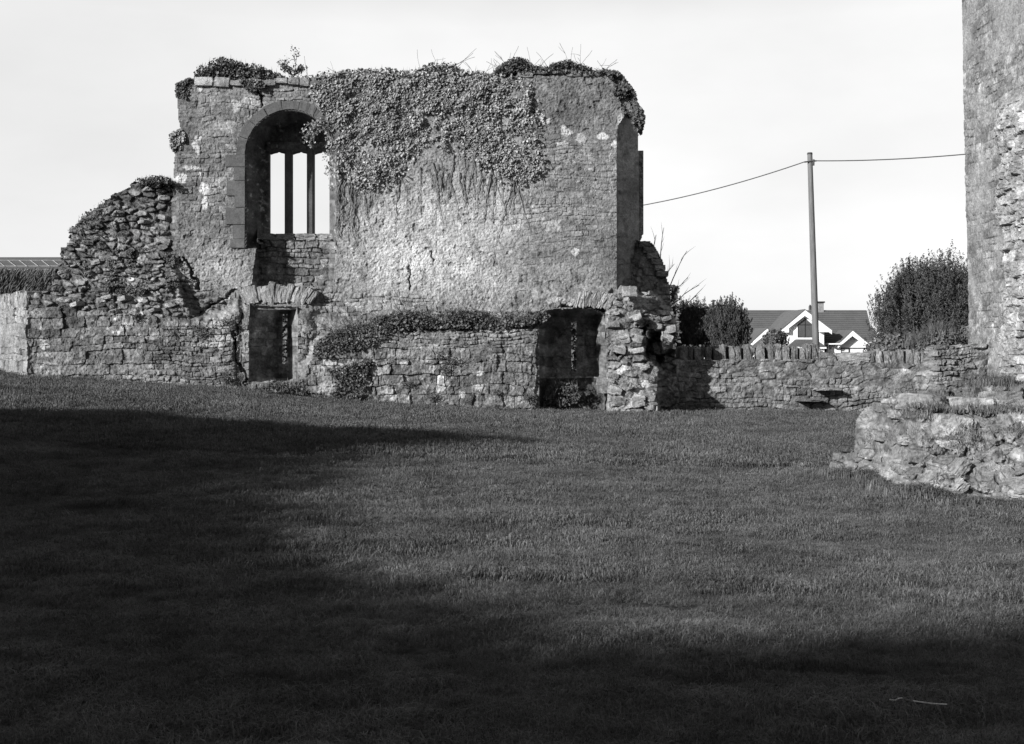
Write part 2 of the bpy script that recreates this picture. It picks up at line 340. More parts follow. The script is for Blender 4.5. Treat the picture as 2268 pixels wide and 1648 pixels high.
def boulder(c, sx, sy, sz, rot=0, seed=0, tilt=0, box_=.65, res=7):
    """rough squared stone: subdivided cube pulled towards a superellipsoid, with noise"""
    V = []; Q = []
    for ax in range(3):
        for sg in (-1, 1):
            g_ = np.linspace(-1, 1, res); A, B = np.meshgrid(g_, g_); p = np.zeros(A.shape+(3,)); p[..., ax] = sg; p[..., (ax+1) % 3] = A*sg; p[..., (ax+2) % 3] = B
            k = len(V)*res*res; V.append(p.reshape(-1, 3)); i = np.arange(res*res).reshape(res, res)+k; Q.append(np.stack([i[:-1, :-1], i[:-1, 1:], i[1:, 1:], i[1:, :-1]], -1).reshape(-1, 4))
    V = np.concatenate(V); Q = np.concatenate(Q); s = V/np.linalg.norm(V, axis=1)[:, None]; V = V*box_+s*(1-box_)*1.25
    nz = fbm(V[:, 0]*1.3+V[:, 2]*.7+seed*3.1, V[:, 1]*1.3+V[:, 2]*1.1+seed, 1.6, 4, seed); V = V*(1+.17*nz+.05*fbm(V[:, 0]*2+V[:, 1]+seed, V[:, 2]*2-V[:, 1], 3.1, 2, seed+3))[:, None]
    V = V*np.array([sx, sy, sz])/2
    cr, sr = math.cos(tilt), math.sin(tilt); V = np.stack([V[:, 0]*cr+V[:, 2]*sr, V[:, 1], -V[:, 0]*sr+V[:, 2]*cr], 1)
    cr, sr = math.cos(rot), math.sin(rot); V = np.stack([V[:, 0]*cr-V[:, 1]*sr, V[:, 0]*sr+V[:, 1]*cr, V[:, 2]], 1)
    return V+np.array(c), Q, (.75+.5*((seed*.618) % 1))*(1+.45*fbm(V[:, 0]*8+V[:, 1]*5+seed, V[:, 2]*8+V[:, 1]*3, 1.5, 3, seed+9))
def boulders(name, specs, root, m=None):
    V = []; Q = []; T = []; k = 0
    for sp in specs:
        v, q, t = boulder(**sp); V.append(v); Q.append(q+k); T.append(t); k += len(v)
    o = mk(name, np.concatenate(V), np.concatenate(Q), m or M_block, None, np.concatenate(T)); return keep(o, root) if root else o

def each(name, specs, root, m=None):
    for sp in specs:
        v, q, t = boulder(**sp); keep(mk(name, v, q, m or M_block, None, t*(.75+.5*random.random())), root)
# ================================================================= THE RUIN
ST = 1.7
uu = np.arange(60, 1516, ST); vv = np.arange(150, 935, ST); U, V = np.meshgrid(uu, vv)
XM = (U-CXP)/FPX*28; ZM = EYE+(HZ-V)/FPX*28
n1 = fbm(XM, ZM, 1.6, 4, 101); n2 = fbm(XM, ZM, 1.6, 4, 102); n3 = fbm(XM, ZM, 6, 3, 103); n4 = fbm(XM, ZM, 6, 3, 104)
Uw = U+6*n1+5*n3; Vw = V+6*n2+5*n4          # rough outlines
Us = U+1.2*n3; Vs = V+1.2*n4                # nearly straight
D = np.full(U.shape, 28.0)
def paint(A, poly, val, soft=4, warp=True, w=1.0):
    sd = psd(Uw if warp else Us, Vw if warp else Vs, poly); k = ss(soft, -soft, sd)*w; return A*(1-k)+val*k
D = paint(D, [(60, 360), (386, 360), (386, 590), (400, 640), (430, 700), (60, 720)], 28.3-.7*ss(480, 700, V), 8)
D = paint(D, [(40, 655), (200, 668), (420, 705), (520, 692), (532, 650), (556, 672), (556, 960), (40, 960)], 27.4, 12)
D = paint(D, [(1400, 655), (1520, 655), (1520, 960), (1420, 960)], 28.4, 6)
D = paint(D, [(660, 705), (900, 700), (900, 790), (660, 790)], 27.62, 34)
D = paint(D, [(525, 634), (705, 634), (700, 690), (690, 705), (690, 960), (525, 960)], 27.90-.40*ss(655, 730, V), 13)
D = paint(D, [(690, 765), (760, 715), (840, 695), (1200, 692), (1200, 960), (690, 960)], 27.45, 10)
D = paint(D, [(672, 815), (700, 778), (760, 742), (860, 730), (1195, 726), (1195, 960), (672, 960)], 26.9, 7)
D = np.where((U > 1120) & (U < 1195.5) & (V > 728), np.minimum(D, 26.95), D)
# ragged vault springing above the second niche
D = paint(D, [(1185, 640), (1350, 640), (1360, 700), (1185, 700)], 27.7, 8)
# right end: broken window jamb (splayed, faces right), rear mass
D = paint(D, [(1372, 278), (1387, 252), (1440, 240), (1440, 545), (1405, 650), (1366, 650), (1366, 312)], 28+np.clip((U-1366)/48, 0, 1)*1.3+np.where(U > 1414, .3, 0), 1.2, False)
D = paint(D, [(1410, 537), (1465, 537), (1500, 640), (1510, 690), (1395, 690), (1385, 640)], 29.55, 4)
D = paint(D, [(1340, 700), (1352, 655), (1378, 636), (1408, 636), (1428, 665), (1440, 740), (1428, 790), (1466, 815), (1462, 870), (1458, 960), (1340, 960)], 27.0+.002*(870-V), 5)
D = paint(D, [(1400, 652), (1440, 646), (1476, 674), (1494, 712), (1520, 740), (1520, 774), (1462, 782), (1458, 738), (1425, 738)], 27.45+.004*(U-1400), 5)
# window 1
def arch_sd(u, v, cx, cy, r, bot):
    return np.where(v < cy, np.hypot(u-cx, v-cy)-r, np.maximum(np.abs(u-cx)-r, v-bot))
so = -arch_sd(Us, Vs, 643, 343, 100, np.where(U > 570, 531, 551)); sb = np.maximum(arch_sd(U, V, 657, 346, 73, 549), 0)
tw = np.where(so > 0, so/(so+sb+1e-6), 0); tw = ss(0, 1, tw)*.5+tw*.5
WINF = so > 0
D = np.where(WINF, 28.06+1.2*tw, D)
HEAD = WINF & (V > 314) & (V < 336) & (U > 590); D = np.where(HEAD, 29.15, D)
# seat recess below the window
rc = psd(Us, Vs, [(571, 531), (744, 531), (742, 585), (738, 634), (556, 634)]); RCF = rc < 0
D = np.where(RCF & ~WINF, 28.0+.75*np.clip((Us-559)/13, 0, 1)*ss(745, 728, Us), D)
# niche 1
o1 = -psd(Us, Vs, [(552, 671), (575, 676), (659, 680), (659, 848), (551, 848)]); b1 = np.maximum(psd(U, V, [(616, 690), (640, 690), (640, 836), (616, 836)]), 0)
N1F = o1 > 0; D = np.where(N1F, 27.6+1.2*o1/(o1+b1+1e-6), D)
# niche 2
o2 = -psd(Us, Vs, [(1195, 692), (1215, 685), (1265, 680), (1310, 684), (1340, 694), (1344, 836), (1338, 960), (1195, 960)])
b2 = np.maximum(np.maximum(np.abs(U-1270)-48, 702-V), 0); N2F = o2 > 0
d2 = 27.3+1.4*np.clip(o2/(o2+b2+1e-6), 0, 1); d2 = np.where(V > 834+4*n3, np.minimum(d2, 28.15-(V-834)*.004), d2)
D = np.where(N2F, d2, D)
# ---- masonry style weights
def wgt(poly, soft=14): return ss(soft, -soft, psd(Uw+8*n1, Vw+8*n2, poly))
styles = {}
hp, tp = relief(XM, ZM, 'plaster', 1); h = hp.copy(); T = .33*tp
def style(poly, kind, seed, col, soft=14, amt=1.0, hs=1.0, warpz=None):
    global h, T
    w = wgt(poly, soft)*amt; hh, tt = relief(XM, ZM, kind, seed); h = h*(1-w)+hh*hs*w; T = T*(1-w)+col*tt*w
style([(380, 160), (720, 160), (760, 300), (740, 420), (540, 560), (420, 470), (385, 440)], 'small', 5, .25, 30, .55, .8)
style([(1150, 150), (1400, 150), (1366, 560), (1180, 560), (1080, 480), (1180, 380)], 'thin', 6, .27, 60, .55, .9)
style([(1100, 150), (1400, 150), (1400, 290), (1180, 310)], 'plaster', 7, .24, 40)
style([(900, 480), (1180, 540), (1366, 545), (1366, 600), (1180, 590)], 'rubble', 9, .30, 40, .35, .5)
style([(1120, 600), (1390, 590), (1390, 700), (1180, 700)], 'plaster', 10, .30, 20)
style([(690, 640), (880, 640), (1000, 690), (860, 730), (690, 800)], 'small', 11, .31, 14, .8)
style([(60, 360), (386, 360), (388, 585), (430, 650), (520, 660), (525, 690), (400, 712), (60, 680)], 'core', 12, .255, 6)
style([(40, 672), (430, 700), (545, 690), (560, 960), (40, 960)], 'ashlar', 13, .25, 12)
style([(380, 700), (545, 690), (545, 860), (300, 860)], 'thin', 14, .27, 25, .8, 1.3)
style([(520, 634), (720, 634), (690, 960), (520, 960)], 'small', 15, .27, 6, .8)
style([(672, 800), (860, 725), (1196, 722), (1196, 960), (672, 960)], 'ashlar', 16, .27, 6, 1, 1.1)
style([(850, 722), (1196, 722), (1196, 775), (850, 775)], 'small', 17, .29, 8, .8)
style([(1340, 636), (1520, 600), (1520, 960), (1340, 960)], 'rubble', 18, .32, 6)
style([(1405, 530), (1500, 530), (1500, 660), (1405, 660)], 'rubble', 19, .34, 6)
style([(1368, 250), (1430, 250), (1430, 560), (1400, 650), (1366, 650)], 'plaster', 20, .38, 2, 1, 1.8)
style([(1445, 660), (1520, 650), (1520, 960), (1465, 960)], 'rubble', 21, .30, 6, .9)
w = (RCF & ~WINF)*1.0; hh, tt = relief(XM, ZM, 'small', 22); h = h*(1-w)+hh*w; T = T*(1-w)+.25*tt*w
w = WINF*1.0; h = h*(1-w)+hp*.5*w; T = T*(1-w)+.21*tp*(1+.5*n3)*(1+2.2*ss(.35, .6, fbm(XM, ZM, 8, 4, 333)))*w
w = (N1F | N2F)*1.0; hh, tt = relief(XM, ZM, 'tower', 23); h = h*(1-w)+hh*.7*w; T = T*(1-w)+.27*tt*(1+.5*n1)*w
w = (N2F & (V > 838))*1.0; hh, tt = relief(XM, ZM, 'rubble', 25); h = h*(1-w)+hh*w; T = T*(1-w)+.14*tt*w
T = .25*(np.clip(T, .02, 1)/.25)**1.22*.80*(1-.28*ss(.05, .5, fbm(XM, ZM, .7, 4, 350)))*(1-.35*ss(.25, .55, fbm(XM, ZM, 4.5, 4, 351)))
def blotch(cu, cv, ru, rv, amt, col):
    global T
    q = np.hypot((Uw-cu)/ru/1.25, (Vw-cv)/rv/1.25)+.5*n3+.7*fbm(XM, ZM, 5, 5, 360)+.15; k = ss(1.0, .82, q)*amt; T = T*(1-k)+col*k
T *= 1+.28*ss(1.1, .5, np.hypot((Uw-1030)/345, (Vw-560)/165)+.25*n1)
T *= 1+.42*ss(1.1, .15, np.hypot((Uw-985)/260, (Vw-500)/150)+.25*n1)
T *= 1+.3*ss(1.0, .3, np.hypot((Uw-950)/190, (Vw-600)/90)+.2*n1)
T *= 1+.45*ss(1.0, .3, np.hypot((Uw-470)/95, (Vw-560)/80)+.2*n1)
T *= 1+.20*n1*ss(.1, .5, np.abs(n1))
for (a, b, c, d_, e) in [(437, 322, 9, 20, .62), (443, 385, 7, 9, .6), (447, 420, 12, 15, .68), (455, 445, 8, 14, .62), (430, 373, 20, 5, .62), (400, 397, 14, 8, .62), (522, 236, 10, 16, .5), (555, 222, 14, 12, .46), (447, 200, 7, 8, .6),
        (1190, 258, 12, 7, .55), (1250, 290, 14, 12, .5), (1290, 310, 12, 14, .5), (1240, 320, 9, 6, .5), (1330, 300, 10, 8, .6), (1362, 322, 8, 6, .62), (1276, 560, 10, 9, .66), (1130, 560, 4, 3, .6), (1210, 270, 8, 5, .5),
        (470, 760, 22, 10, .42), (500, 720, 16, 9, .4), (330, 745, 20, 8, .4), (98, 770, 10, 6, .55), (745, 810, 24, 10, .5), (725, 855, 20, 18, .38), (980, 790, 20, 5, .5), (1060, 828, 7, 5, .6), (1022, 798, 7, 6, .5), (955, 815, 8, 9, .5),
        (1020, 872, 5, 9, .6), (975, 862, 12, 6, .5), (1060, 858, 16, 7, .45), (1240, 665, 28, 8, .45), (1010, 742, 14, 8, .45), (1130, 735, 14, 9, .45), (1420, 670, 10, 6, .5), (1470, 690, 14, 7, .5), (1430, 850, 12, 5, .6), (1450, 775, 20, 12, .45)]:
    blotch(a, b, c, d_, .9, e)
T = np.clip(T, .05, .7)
# dark cracks and dropped stones
def crack(pts, wdt, dep):
    global D
    dmin = np.full(U.shape, 1e9); Uw = globals()['Uw']+9*n3*1.0; wdt = wdt*(1+.8*n4)
    for (a, b) in zip(pts[:-1], pts[1:]):
        a = np.array(a, float); b = np.array(b, float); e = b-a; t = np.clip(((Uw-a[0])*e[0]+(Vw-a[1])*e[1])/(e@e), 0, 1); dmin = np.minimum(dmin, np.hypot(Uw-a[0]-t*e[0], Vw-a[1]-t*e[1]))
    D = D+dep*ss(wdt, wdt*.3, dmin)
crack([(535, 700), (520, 740), (530, 790), (545, 850)], 3.5, .13)
crack([(570, 200), (590, 235)], 3, .15)
crack([(405, 570), (425, 600), (440, 640)], 6, .2)
crack([(530, 640), (500, 660), (440, 690)], 5, .15)
crack([(905, 590), (912, 620), (908, 640)], 3, .12)
crack([(960, 560), (958, 580)], 4, .12)
crack([(822, 830), (826, 870)], 2, .12)
crack([(1350, 655), (1290, 672), (1240, 684)], 5, .2)
crack([(1425, 730), (1440, 790), (1470, 800)], 9, .5)
crack([(1362, 775), (1370, 790)], 5, .25)
Df = D-h*np.where(D > 28.6, .8, 1)
SIL = [(60, 646), (108, 648), (112, 634), (121, 599), (140, 586), (129, 559), (146, 541), (162, 503), (190, 474), (240, 436), (300, 402), (386, 398), (386, 336), (380, 304), (399, 287), (394, 254), (393, 210), (398, 181), (424, 174), (500, 178), (600, 174), (700, 172), (900, 170), (1141, 168), (1339, 163), (1362, 178), (1388, 206), (1402, 240), (1414, 270), (1414, 333), (1426, 333), (1426, 508), (1421, 534), (1446, 539), (1455, 551), (1472, 589), (1483, 636), (1490, 696), (1497, 712), (1497, 770), (1500, 841), (1506, 880), (1506, 960), (60, 960)]
kc = hsh(np.floor(XM/.16), np.floor(ZM/.11), 5)-.5      # broken courses step the outline stone by stone
Usl = U+(3+3*(U < 390))*kc+2*n3; Vsl = V+(3+5*(U < 390))*kc+2*n4
sil = psd(Usl, Vsl, SIL) < 0
straight = psd(U, V, [(1408, 300), (1440, 300), (1440, 520), (1408, 520)]) < 0
sil = np.where(straight, (U < np.where(V > 333, 1425.5, 1414)), sil)
hole = ((U > 597) & (U < 729) & (V > 335) & (V < 520)) | ((np.abs(U-630) < 5.2+.8*n3) & (V > 697) & (V < 805)) | ((np.abs(U-1271.3) < 4.6) & (V > 712) & (V < 822))
okv = sil & ~hole
CO = P(U, V, Df)
F = okv[:-1, :-1] & okv[1:, :-1] & okv[1:, 1:] & okv[:-1, 1:]
Uc = U[:-1, :-1]; Vc = V[:-1, :-1]; inn = lambda p: psd(Uc, Vc, p) < 0
r_core = inn([(40, 380), (386, 380), (386, 590), (430, 650), (430, 700), (40, 660)])
r_low = inn([(40, 660), (430, 700), (545, 690), (545, 960), (40, 960)]) & ~r_core
r_proj = inn([(672, 800), (700, 770), (760, 735), (860, 722), (1196, 720), (1196, 960), (672, 960)])
r_pier = inn([(1341, 690), (1352, 650), (1385, 632), (1405, 600), (1405, 530), (1520, 520), (1520, 960), (1341, 960)])
n1c = N1F[:-1, :-1]; n2c = N2F[:-1, :-1]
ruin = empty('chapel_ruin', 'tall roofless stone ruin with arched window, ivy cover and two ground niches', 'ruin', (-2, 28.6, 0))
wnc = WINF[:-1, :-1]; rest = F & ~(r_core | r_low | r_proj | r_pier | n1c | n2c | wnc)
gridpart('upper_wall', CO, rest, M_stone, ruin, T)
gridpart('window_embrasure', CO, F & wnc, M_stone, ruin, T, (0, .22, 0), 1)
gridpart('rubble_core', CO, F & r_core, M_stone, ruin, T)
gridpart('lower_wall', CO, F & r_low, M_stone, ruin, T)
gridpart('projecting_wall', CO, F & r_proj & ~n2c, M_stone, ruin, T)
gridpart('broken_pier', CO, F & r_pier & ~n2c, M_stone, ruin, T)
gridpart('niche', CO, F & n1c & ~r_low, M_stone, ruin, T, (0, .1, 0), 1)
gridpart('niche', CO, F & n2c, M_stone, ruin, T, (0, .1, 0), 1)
def Dat(u, v):
    j = np.clip(np.round((np.asarray(u)-uu[0])/ST).astype(int), 0, len(uu)-1); i = np.clip(np.round((np.asarray(v)-vv[0])/ST).astype(int), 0, len(vv)-1); return Df[i, j]

# dressed window surround: voussoirs + jamb blocks, slightly proud
def ringblock(Vv, Qq, u0v0, D0, D1):
    """u0v0: 4 corner (u,v) points"""
    k = len(Vv)
    for (u, v) in u0v0: Vv.append(tuple(pt(u+.5*math.sin(u*3.1+v), v+.5*math.sin(v*2.3), D0+.008*math.sin(u+v*.7))))
    for (u, v) in u0v0: p = pt(u, v, D0); Vv.append((p.x, D1, p.z))
    Qq += [(k, k+1, k+2, k+3), (k+7, k+6, k+5, k+4)]+[(k+i, k+4+i, k+4+(i+1) % 4, k+(i+1) % 4) for i in range(4)]
sv, sq = [], []
A = np.linspace(180, 360, 46)
for i in range(9):
    a0 = 180+20*i+.35; a1 = 180+20*(i+1)-.35; ro = 122 if i % 2 else 119.5
    for k in range(5):
        b0 = R(a0+(a1-a0)*k/5); b1 = R(a0+(a1-a0)*(k+1)/5)
        ringblock(sv, sq, [(643+ro*math.cos(b0), 343+ro*math.sin(b0)), (643+ro*math.cos(b1), 343+ro*math.sin(b1)), (643+101*math.cos(b1), 343+101*math.sin(b1)), (643+101*math.cos(b0), 343+101*math.sin(b0))], 27.93+.006*(i % 3), 28.2)
y = 343.6; wds = [(499, 26), (518, 30), (502, 34), (520, 26), (500, 38), (516, 32), (510, 20)]
for (lx_, hh_) in wds:
    ringblock(sv, sq, [(lx_, y), (542, y), (542, y+hh_-.7), (lx_, y+hh_-.7)], 27.935, 28.2); y += hh_
o = mk('window_surround', sv, sq, M_dress); keep(o, ruin)
# cable moulding round the inner edge of the surround
path = [(543.5, v) for v in np.arange(550, 343, -2.2)]+[(643-99.5*math.cos(R(a)), 343-99.5*math.sin(R(a))) for a in np.arange(0, 150, 1.25)]
rv, rq = [], []; ns = 10
for i, (u, v) in enumerate(path):
    u2, v2 = path[min(i+1, len(path)-1)]; u1, v1 = path[max(i-1, 0)]; tx, tz = (u2-u1), -(v2-v1); L_ = math.hypot(tx, tz); tx /= L_; tz /= L_
    c = pt(u, v, 27.99)
    for k in range(ns):
        th = 6.2832*k/ns; rr = .036*(1+.28*math.cos(3*(th-i*.55))); rv.append((c.x+math.cos(th)*rr*tz, c.y+math.sin(th)*rr, c.z-math.cos(th)*rr*tx))
for i in range(len(path)-1):
    for k in range(ns): rq.append((i*ns+k, i*ns+(k+1) % ns, (i+1)*ns+(k+1) % ns, (i+1)*ns+k))
keep(mk('cable_moulding', rv, rq, M_dress), ruin)
# mullions with chamfered edges
def mullion(u0, u1):
    a = pt(u0, 521, 29.2); b = pt(u1, 334, 29.2); w_ = b.x-a.x; c = .03; ys = 29.12; ye = 29.42
    prof = [(a.x+c, ys), (b.x-c, ys), (b.x, ys+.05), (b.x, ye-.05), (b.x-c, ye), (a.x+c, ye), (a.x, ye-.05), (a.x, ys+.05)]
    Vv = []; Qq = []; hs = np.linspace(a.z-.02, b.z+.03, 5)
    for z in hs:
        for (x, y_) in prof: Vv.append((x, y_, z))
    for i in range(4):
        for k in range(8): Qq.append((i*8+k, i*8+(k+1) % 8, (i+1)*8+(k+1) % 8, (i+1)*8+k))
    keep(mk('mullion', Vv, Qq, M_dress), ruin)
mullion(631, 646.5); mullion(680, 695.3)
# window head with three shallow ogee tops
hv, hq, ht = [], [], []
for (a, b) in ((596.5, 631.5), (646, 680.5), (694.8, 729.5)):
    n_ = 15; hv, hq = [], []
    for i in range(n_):
        t0 = i/n_; t1 = (i+1)/n_
        f = lambda t: 339.5-4.0*(1-abs(2*t-1)**2.2)-2.2*math.exp(-((t-.5)/.07)**2)
        ringblock(hv, hq, [(a+(b-a)*t0, 330), (a+(b-a)*t1, 330), (a+(b-a)*t1, f(t1)), (a+(b-a)*t0, f(t0))], 29.14, 29.4)
    keep(mk('light_head', hv, hq, M_dress), ruin)

boulders('window_sill', [dict(c=tuple(pt(u, 527, 29.15)), sx=w_, sy=.6, sz=.17, seed=s, box_=.93) for (u, w_, s) in ((592, .52, 3), (636, .5, 4), (681, .52, 9), (722, .46, 6))], ruin, M_block)
# voussoirs of the first niche
sp = []
for i in range(13):
    f = i/12; u = 541+f*152; v = 656-7*math.sin(math.pi*f)+4*f; ln = .43+.06*((i*7) % 3)
    sp.append(dict(c=tuple(pt(u+random.uniform(-2, 2), v+random.uniform(-2, 2), 27.88)), sx=.11+.055*((i*5) % 3), sy=.3, sz=ln*random.uniform(.8, 1.1), seed=i+20, tilt=-.42+f*1.1 if i not in (3, 4) else -.2, box_=.8))
arch1 = sp
boulders('niche_lintel', [dict(c=tuple(pt(626, 681, 27.85)), sx=1.25, sy=.25, sz=.12, seed=5, box_=.85)], ruin)
sp = []
for i in range(8):
    f = i/7; sp.append(dict(c=tuple(pt(1280+f*68, 664+6*f-3*math.sin(3*f), 27.5)), sx=.09+.05*((i*5) % 3), sy=.4, sz=.42, seed=i+50, tilt=.35+.35*f, box_=.8))
each('arch_stone', arch1+sp, ruin)
# cap slabs and corner stones along the wall top
sp = []
u = 432
while u < 700:
    w_ = random.uniform(22, 46); sp.append(dict(c=tuple(pt(u+w_/2, 184+random.uniform(-5, 5), 28.0)), sx=w_/86*.93, sy=.22, sz=random.uniform(.12, .27), seed=int(u), box_=.72, tilt=random.uniform(-.08, .08))); u += w_
u = 1145
while u < 1305:
    w_ = random.uniform(22, 60); sp.append(dict(c=tuple(pt(u+w_/2, 167+random.uniform(-3, 3), 28.2)), sx=w_/86*.97, sy=.5, sz=random.uniform(.07, .17), seed=int(u), box_=.7, tilt=random.uniform(-.06, .06))); u += w_
each('capstone', sp, ruin)
# larger loose-bedded stones sticking out of the core and the pier
sp = []
for i in range(60):
    u = random.uniform(135, 380); top = np.interp(u, [135, 162, 190, 240, 300, 385], [560, 505, 476, 438, 405, 400]); v = random.uniform(top+8, 690)
    dd = float(Dat(u, v)); w_ = random.uniform(.12, .32); sp.append(dict(c=tuple(pt(u, v, dd+.07)), sx=w_, sy=.3, sz=w_*random.uniform(.3, .55), seed=i, tilt=random.uniform(-.35, .35), rot=random.uniform(-.5, .5), box_=.7, res=5))
each('loose_stone', sp, ruin)
sp = []
for i in range(46):
    v = random.uniform(645, 905); u = random.uniform(1352, 1488 if v > 690 and v < 770 else 1450); dd = float(Dat(u, v)); w_ = random.uniform(.12, .34)
    sp.append(dict(c=tuple(pt(u, v, dd+.05)), sx=w_, sy=.25, sz=w_*random.uniform(.35, .6), seed=i+200, tilt=random.uniform(-.4, .4), rot=random.uniform(-.4, .4), box_=.72, res=5))
sp.append(dict(c=tuple(pt(1394, 646, 27.0)), sx=.33, sy=.3, sz=.25, seed=3, box_=.85)); sp.append(dict(c=tuple(pt(1338, 853, 27.2)), sx=.36, sy=.3, sz=.4, seed=5, box_=.85))
for i in range(6): sp.append(dict(c=tuple(pt(1425+i*8.5+random.uniform(-3, 3), 542+i*13, 29.55)), sx=.30, sy=.5, sz=.15, seed=i+300, box_=.75))
each('pier_stone', sp, ruin)

# ================================================================= boundary wall receding at far left
a0 = np.array([(64-CXP)/FPX*27.35, 27.35]); a1 = np.array([(-90-CXP)/FPX*33.5, 33.5]); Lw = np.hypot(*(a1-a0)); dr = (a1-a0)/Lw; nr = np.array([dr[1], -dr[0]]); nr = nr if nr[1] < 0 else -nr
s_ = np.arange(0, Lw, .025); z_ = np.arange(.3, 3.2, .022); Sg, Zg2 = np.meshgrid(s_, z_)
hh, tt = relief(Sg, Zg2, 'ashlar', 61); hh2, tt2 = relief(Sg, Zg2, 'plaster', 62); k = .6*ss(-.2, .3, fbm(Sg, Zg2, 1.2, 3, 63)); hh = hh*(1-k)+hh2*k; tt = .25*tt*(1-k)+.31*tt2*k
bx = a0[0]+dr[0]*Sg+nr[0]*hh; by = a0[1]+dr[1]*Sg+nr[1]*hh; topz = 2.62+.03*fbm(s_, 0*s_, 3, 2, 5)
co = np.stack([bx, by, Zg2], -1); f = (Zg2 < topz[None, :])[:-1, :-1]
bw_ = empty('boundary_wall', 'pale stone boundary wall with upright coping receding at the far left', 'wall', (a0[0], a0[1], 1))
gridpart('wall_face', co, f, M_stone, bw_, tt, (.35, .45, 0))
s = .12; i = 0
while s < Lw:
    w_ = random.uniform(.1, .2); c = a0+dr*(s+w_/2)+np.array([.12, .18]); v_, q_, t_ = boulder((c[0], c[1], 2.80+random.uniform(-.03, .05)), w_*.95, .42, .42, math.atan2(dr[1], dr[0]), i+5, random.uniform(-.06, .06), .85)
    keep(mk('coping_stone', v_, q_, M_block, None, t_*1.1), bw_); s += w_; i += 1

# ================================================================= garden wall on the right
YW = 28.75
gw = empty('garden_wall', 'low rubble garden wall with upright coping stones between ruin and tower', 'wall', (8, YW, 0))
x_ = np.arange((1480-CXP)/FPX*YW, 12.5, .024); z_ = np.arange(-.3, 2.0, .022); Xg, Zg3 = np.meshgrid(x_, z_)
hh, tt = relief(Xg, Zg3, 'rubble', 71); hb, tb = relief(Xg, Zg3, 'small', 72); k = ss(-.1, .2, fbm(Xg, Zg3, .8, 2, 73)); hh = hh*.55*(1-k)+hb*k; tt = .205*(tt*(1-k)+tb*k)
uof = Xg/YW*FPX+CXP; vof = HZ-(Zg3-EYE)*FPX/YW
topv = np.interp(uof[0]+3*fbm(x_, 0*x_, 2, 2, 9), [1480, 1520, 1815, 1818, 1848, 1852, 2035, 2045, 2060, 2180, 2200], [797, 797, 797, 779, 787, 799, 808, 795, 768, 764, 764])
bl = ss(2035, 2070, uof); hh = hh*(1+.8*bl)
f = (vof > topv[None, :]+2.5*(hsh(np.floor(Xg/.2), 0*Xg, 3)-.5))[:-1, :-1]
gridpart('wall_face', np.stack([Xg, YW-hh-.25*bl, Zg3], -1), f, M_stone, gw, tt, (0, .5, 0))
cs = [(1500, 1520), (1522, 1533), (1535, 1550), (1552, 1559), (1561, 1575), (1577, 1588), (1590, 1607), (1611, 1624), (1627, 1641), (1645, 1665), (1673, 1692), (1697, 1712), (1713, 1728), (1730, 1747), (1749, 1764), (1766, 1778), (1780, 1791), (1793, 1809), (1811, 1816),
      (1922, 1933), (1935, 1950), (1952, 1969), (1970, 1984), (1985, 1999), (2000, 2016), (2017, 2032), (2033, 2043)]
for i, (a, b) in enumerate(cs):
    dz = random.uniform(-5, 4); vb = 799 if a < 1900 else 809; vt = vb-30+dz; c = pt((a+b)/2, (vb+vt)/2, YW+.2)
    v_, q_, t_ = boulder(tuple(c), (b-a)/84.6*1.0, .42, (vb-vt)/84.6*1.1, random.uniform(-.2, .2), i+30, random.uniform(-.07, .07), .66, 9)
    keep(mk('coping_stone', v_, q_, M_block, None, t_*random.uniform(.55, .95)), gw)
keep(boulders('coping_slab', [dict(c=tuple(pt(1885, 793, YW+.2)), sx=.85, sy=.42, sz=.26, seed=8, box_=.9, res=16)], None), gw)
for (u, v, w_) in ((1822, 861, .62), (1782, 885, .6)):
    p = pt(u+4, v, YW); v_, q_, t_ = boulder((p.x, YW-.1, p.z), w_, .62, .07, 0, int(u), 0, .9); keep(mk('step_slab', v_, q_, M_block, None, t_*.9), gw)

# ================================================================= tower on the right
TX = 12.37
tw_ = empty('stone_tower', 'tall stone tower cut off by the right edge, pale sunlit side', 'tower', (TX+2, 26, 0))
y_ = np.arange(19, 29.72, .03); z_ = np.arange(-.4, 15, .03); Yg, Zt = np.meshgrid(y_, z_)
hh, tt = relief(Yg, Zt, 'tower', 81); hr, tr = relief(Yg, Zt, 'ashlar', 82); hr = hr*2.2; k = ss(27.7, 27.2, Yg+.4*fbm(Yg, Zt, 1, 3, 83))*ss(8.0, 7.2, Zt+.4*fbm(Yg, Zt, 1, 3, 84))
hp2, tp2 = relief(Yg, Zt, 'plaster', 85); kp = ss(-.1, .35, fbm(Yg, Zt, .7, 3, 86))*.75
hh = hh*.6*(1-kp)+hp2*.45*kp; tt = .26*tt*(1-kp)+.33*tp2*kp
hh = hh*(1-k)+(hr*1.0+.12)*k; tt = tt*(1-k)+.34*tr*k
tt = tt*(1+.35*ss(26.6, 25.2, Yg)*ss(6, 9, Zt))
xg = TX-hh-.022*np.clip(Zt-2.5, 0, 20)
cot = np.stack([xg, Yg, Zt], -1)[:, ::-1]
gridpart('tower_wall', cot, np.ones((Yg.shape[0]-1, Yg.shape[1]-1), bool), M_stone, tw_, tt[:, ::-1], (4.5, 0, 0), 2)

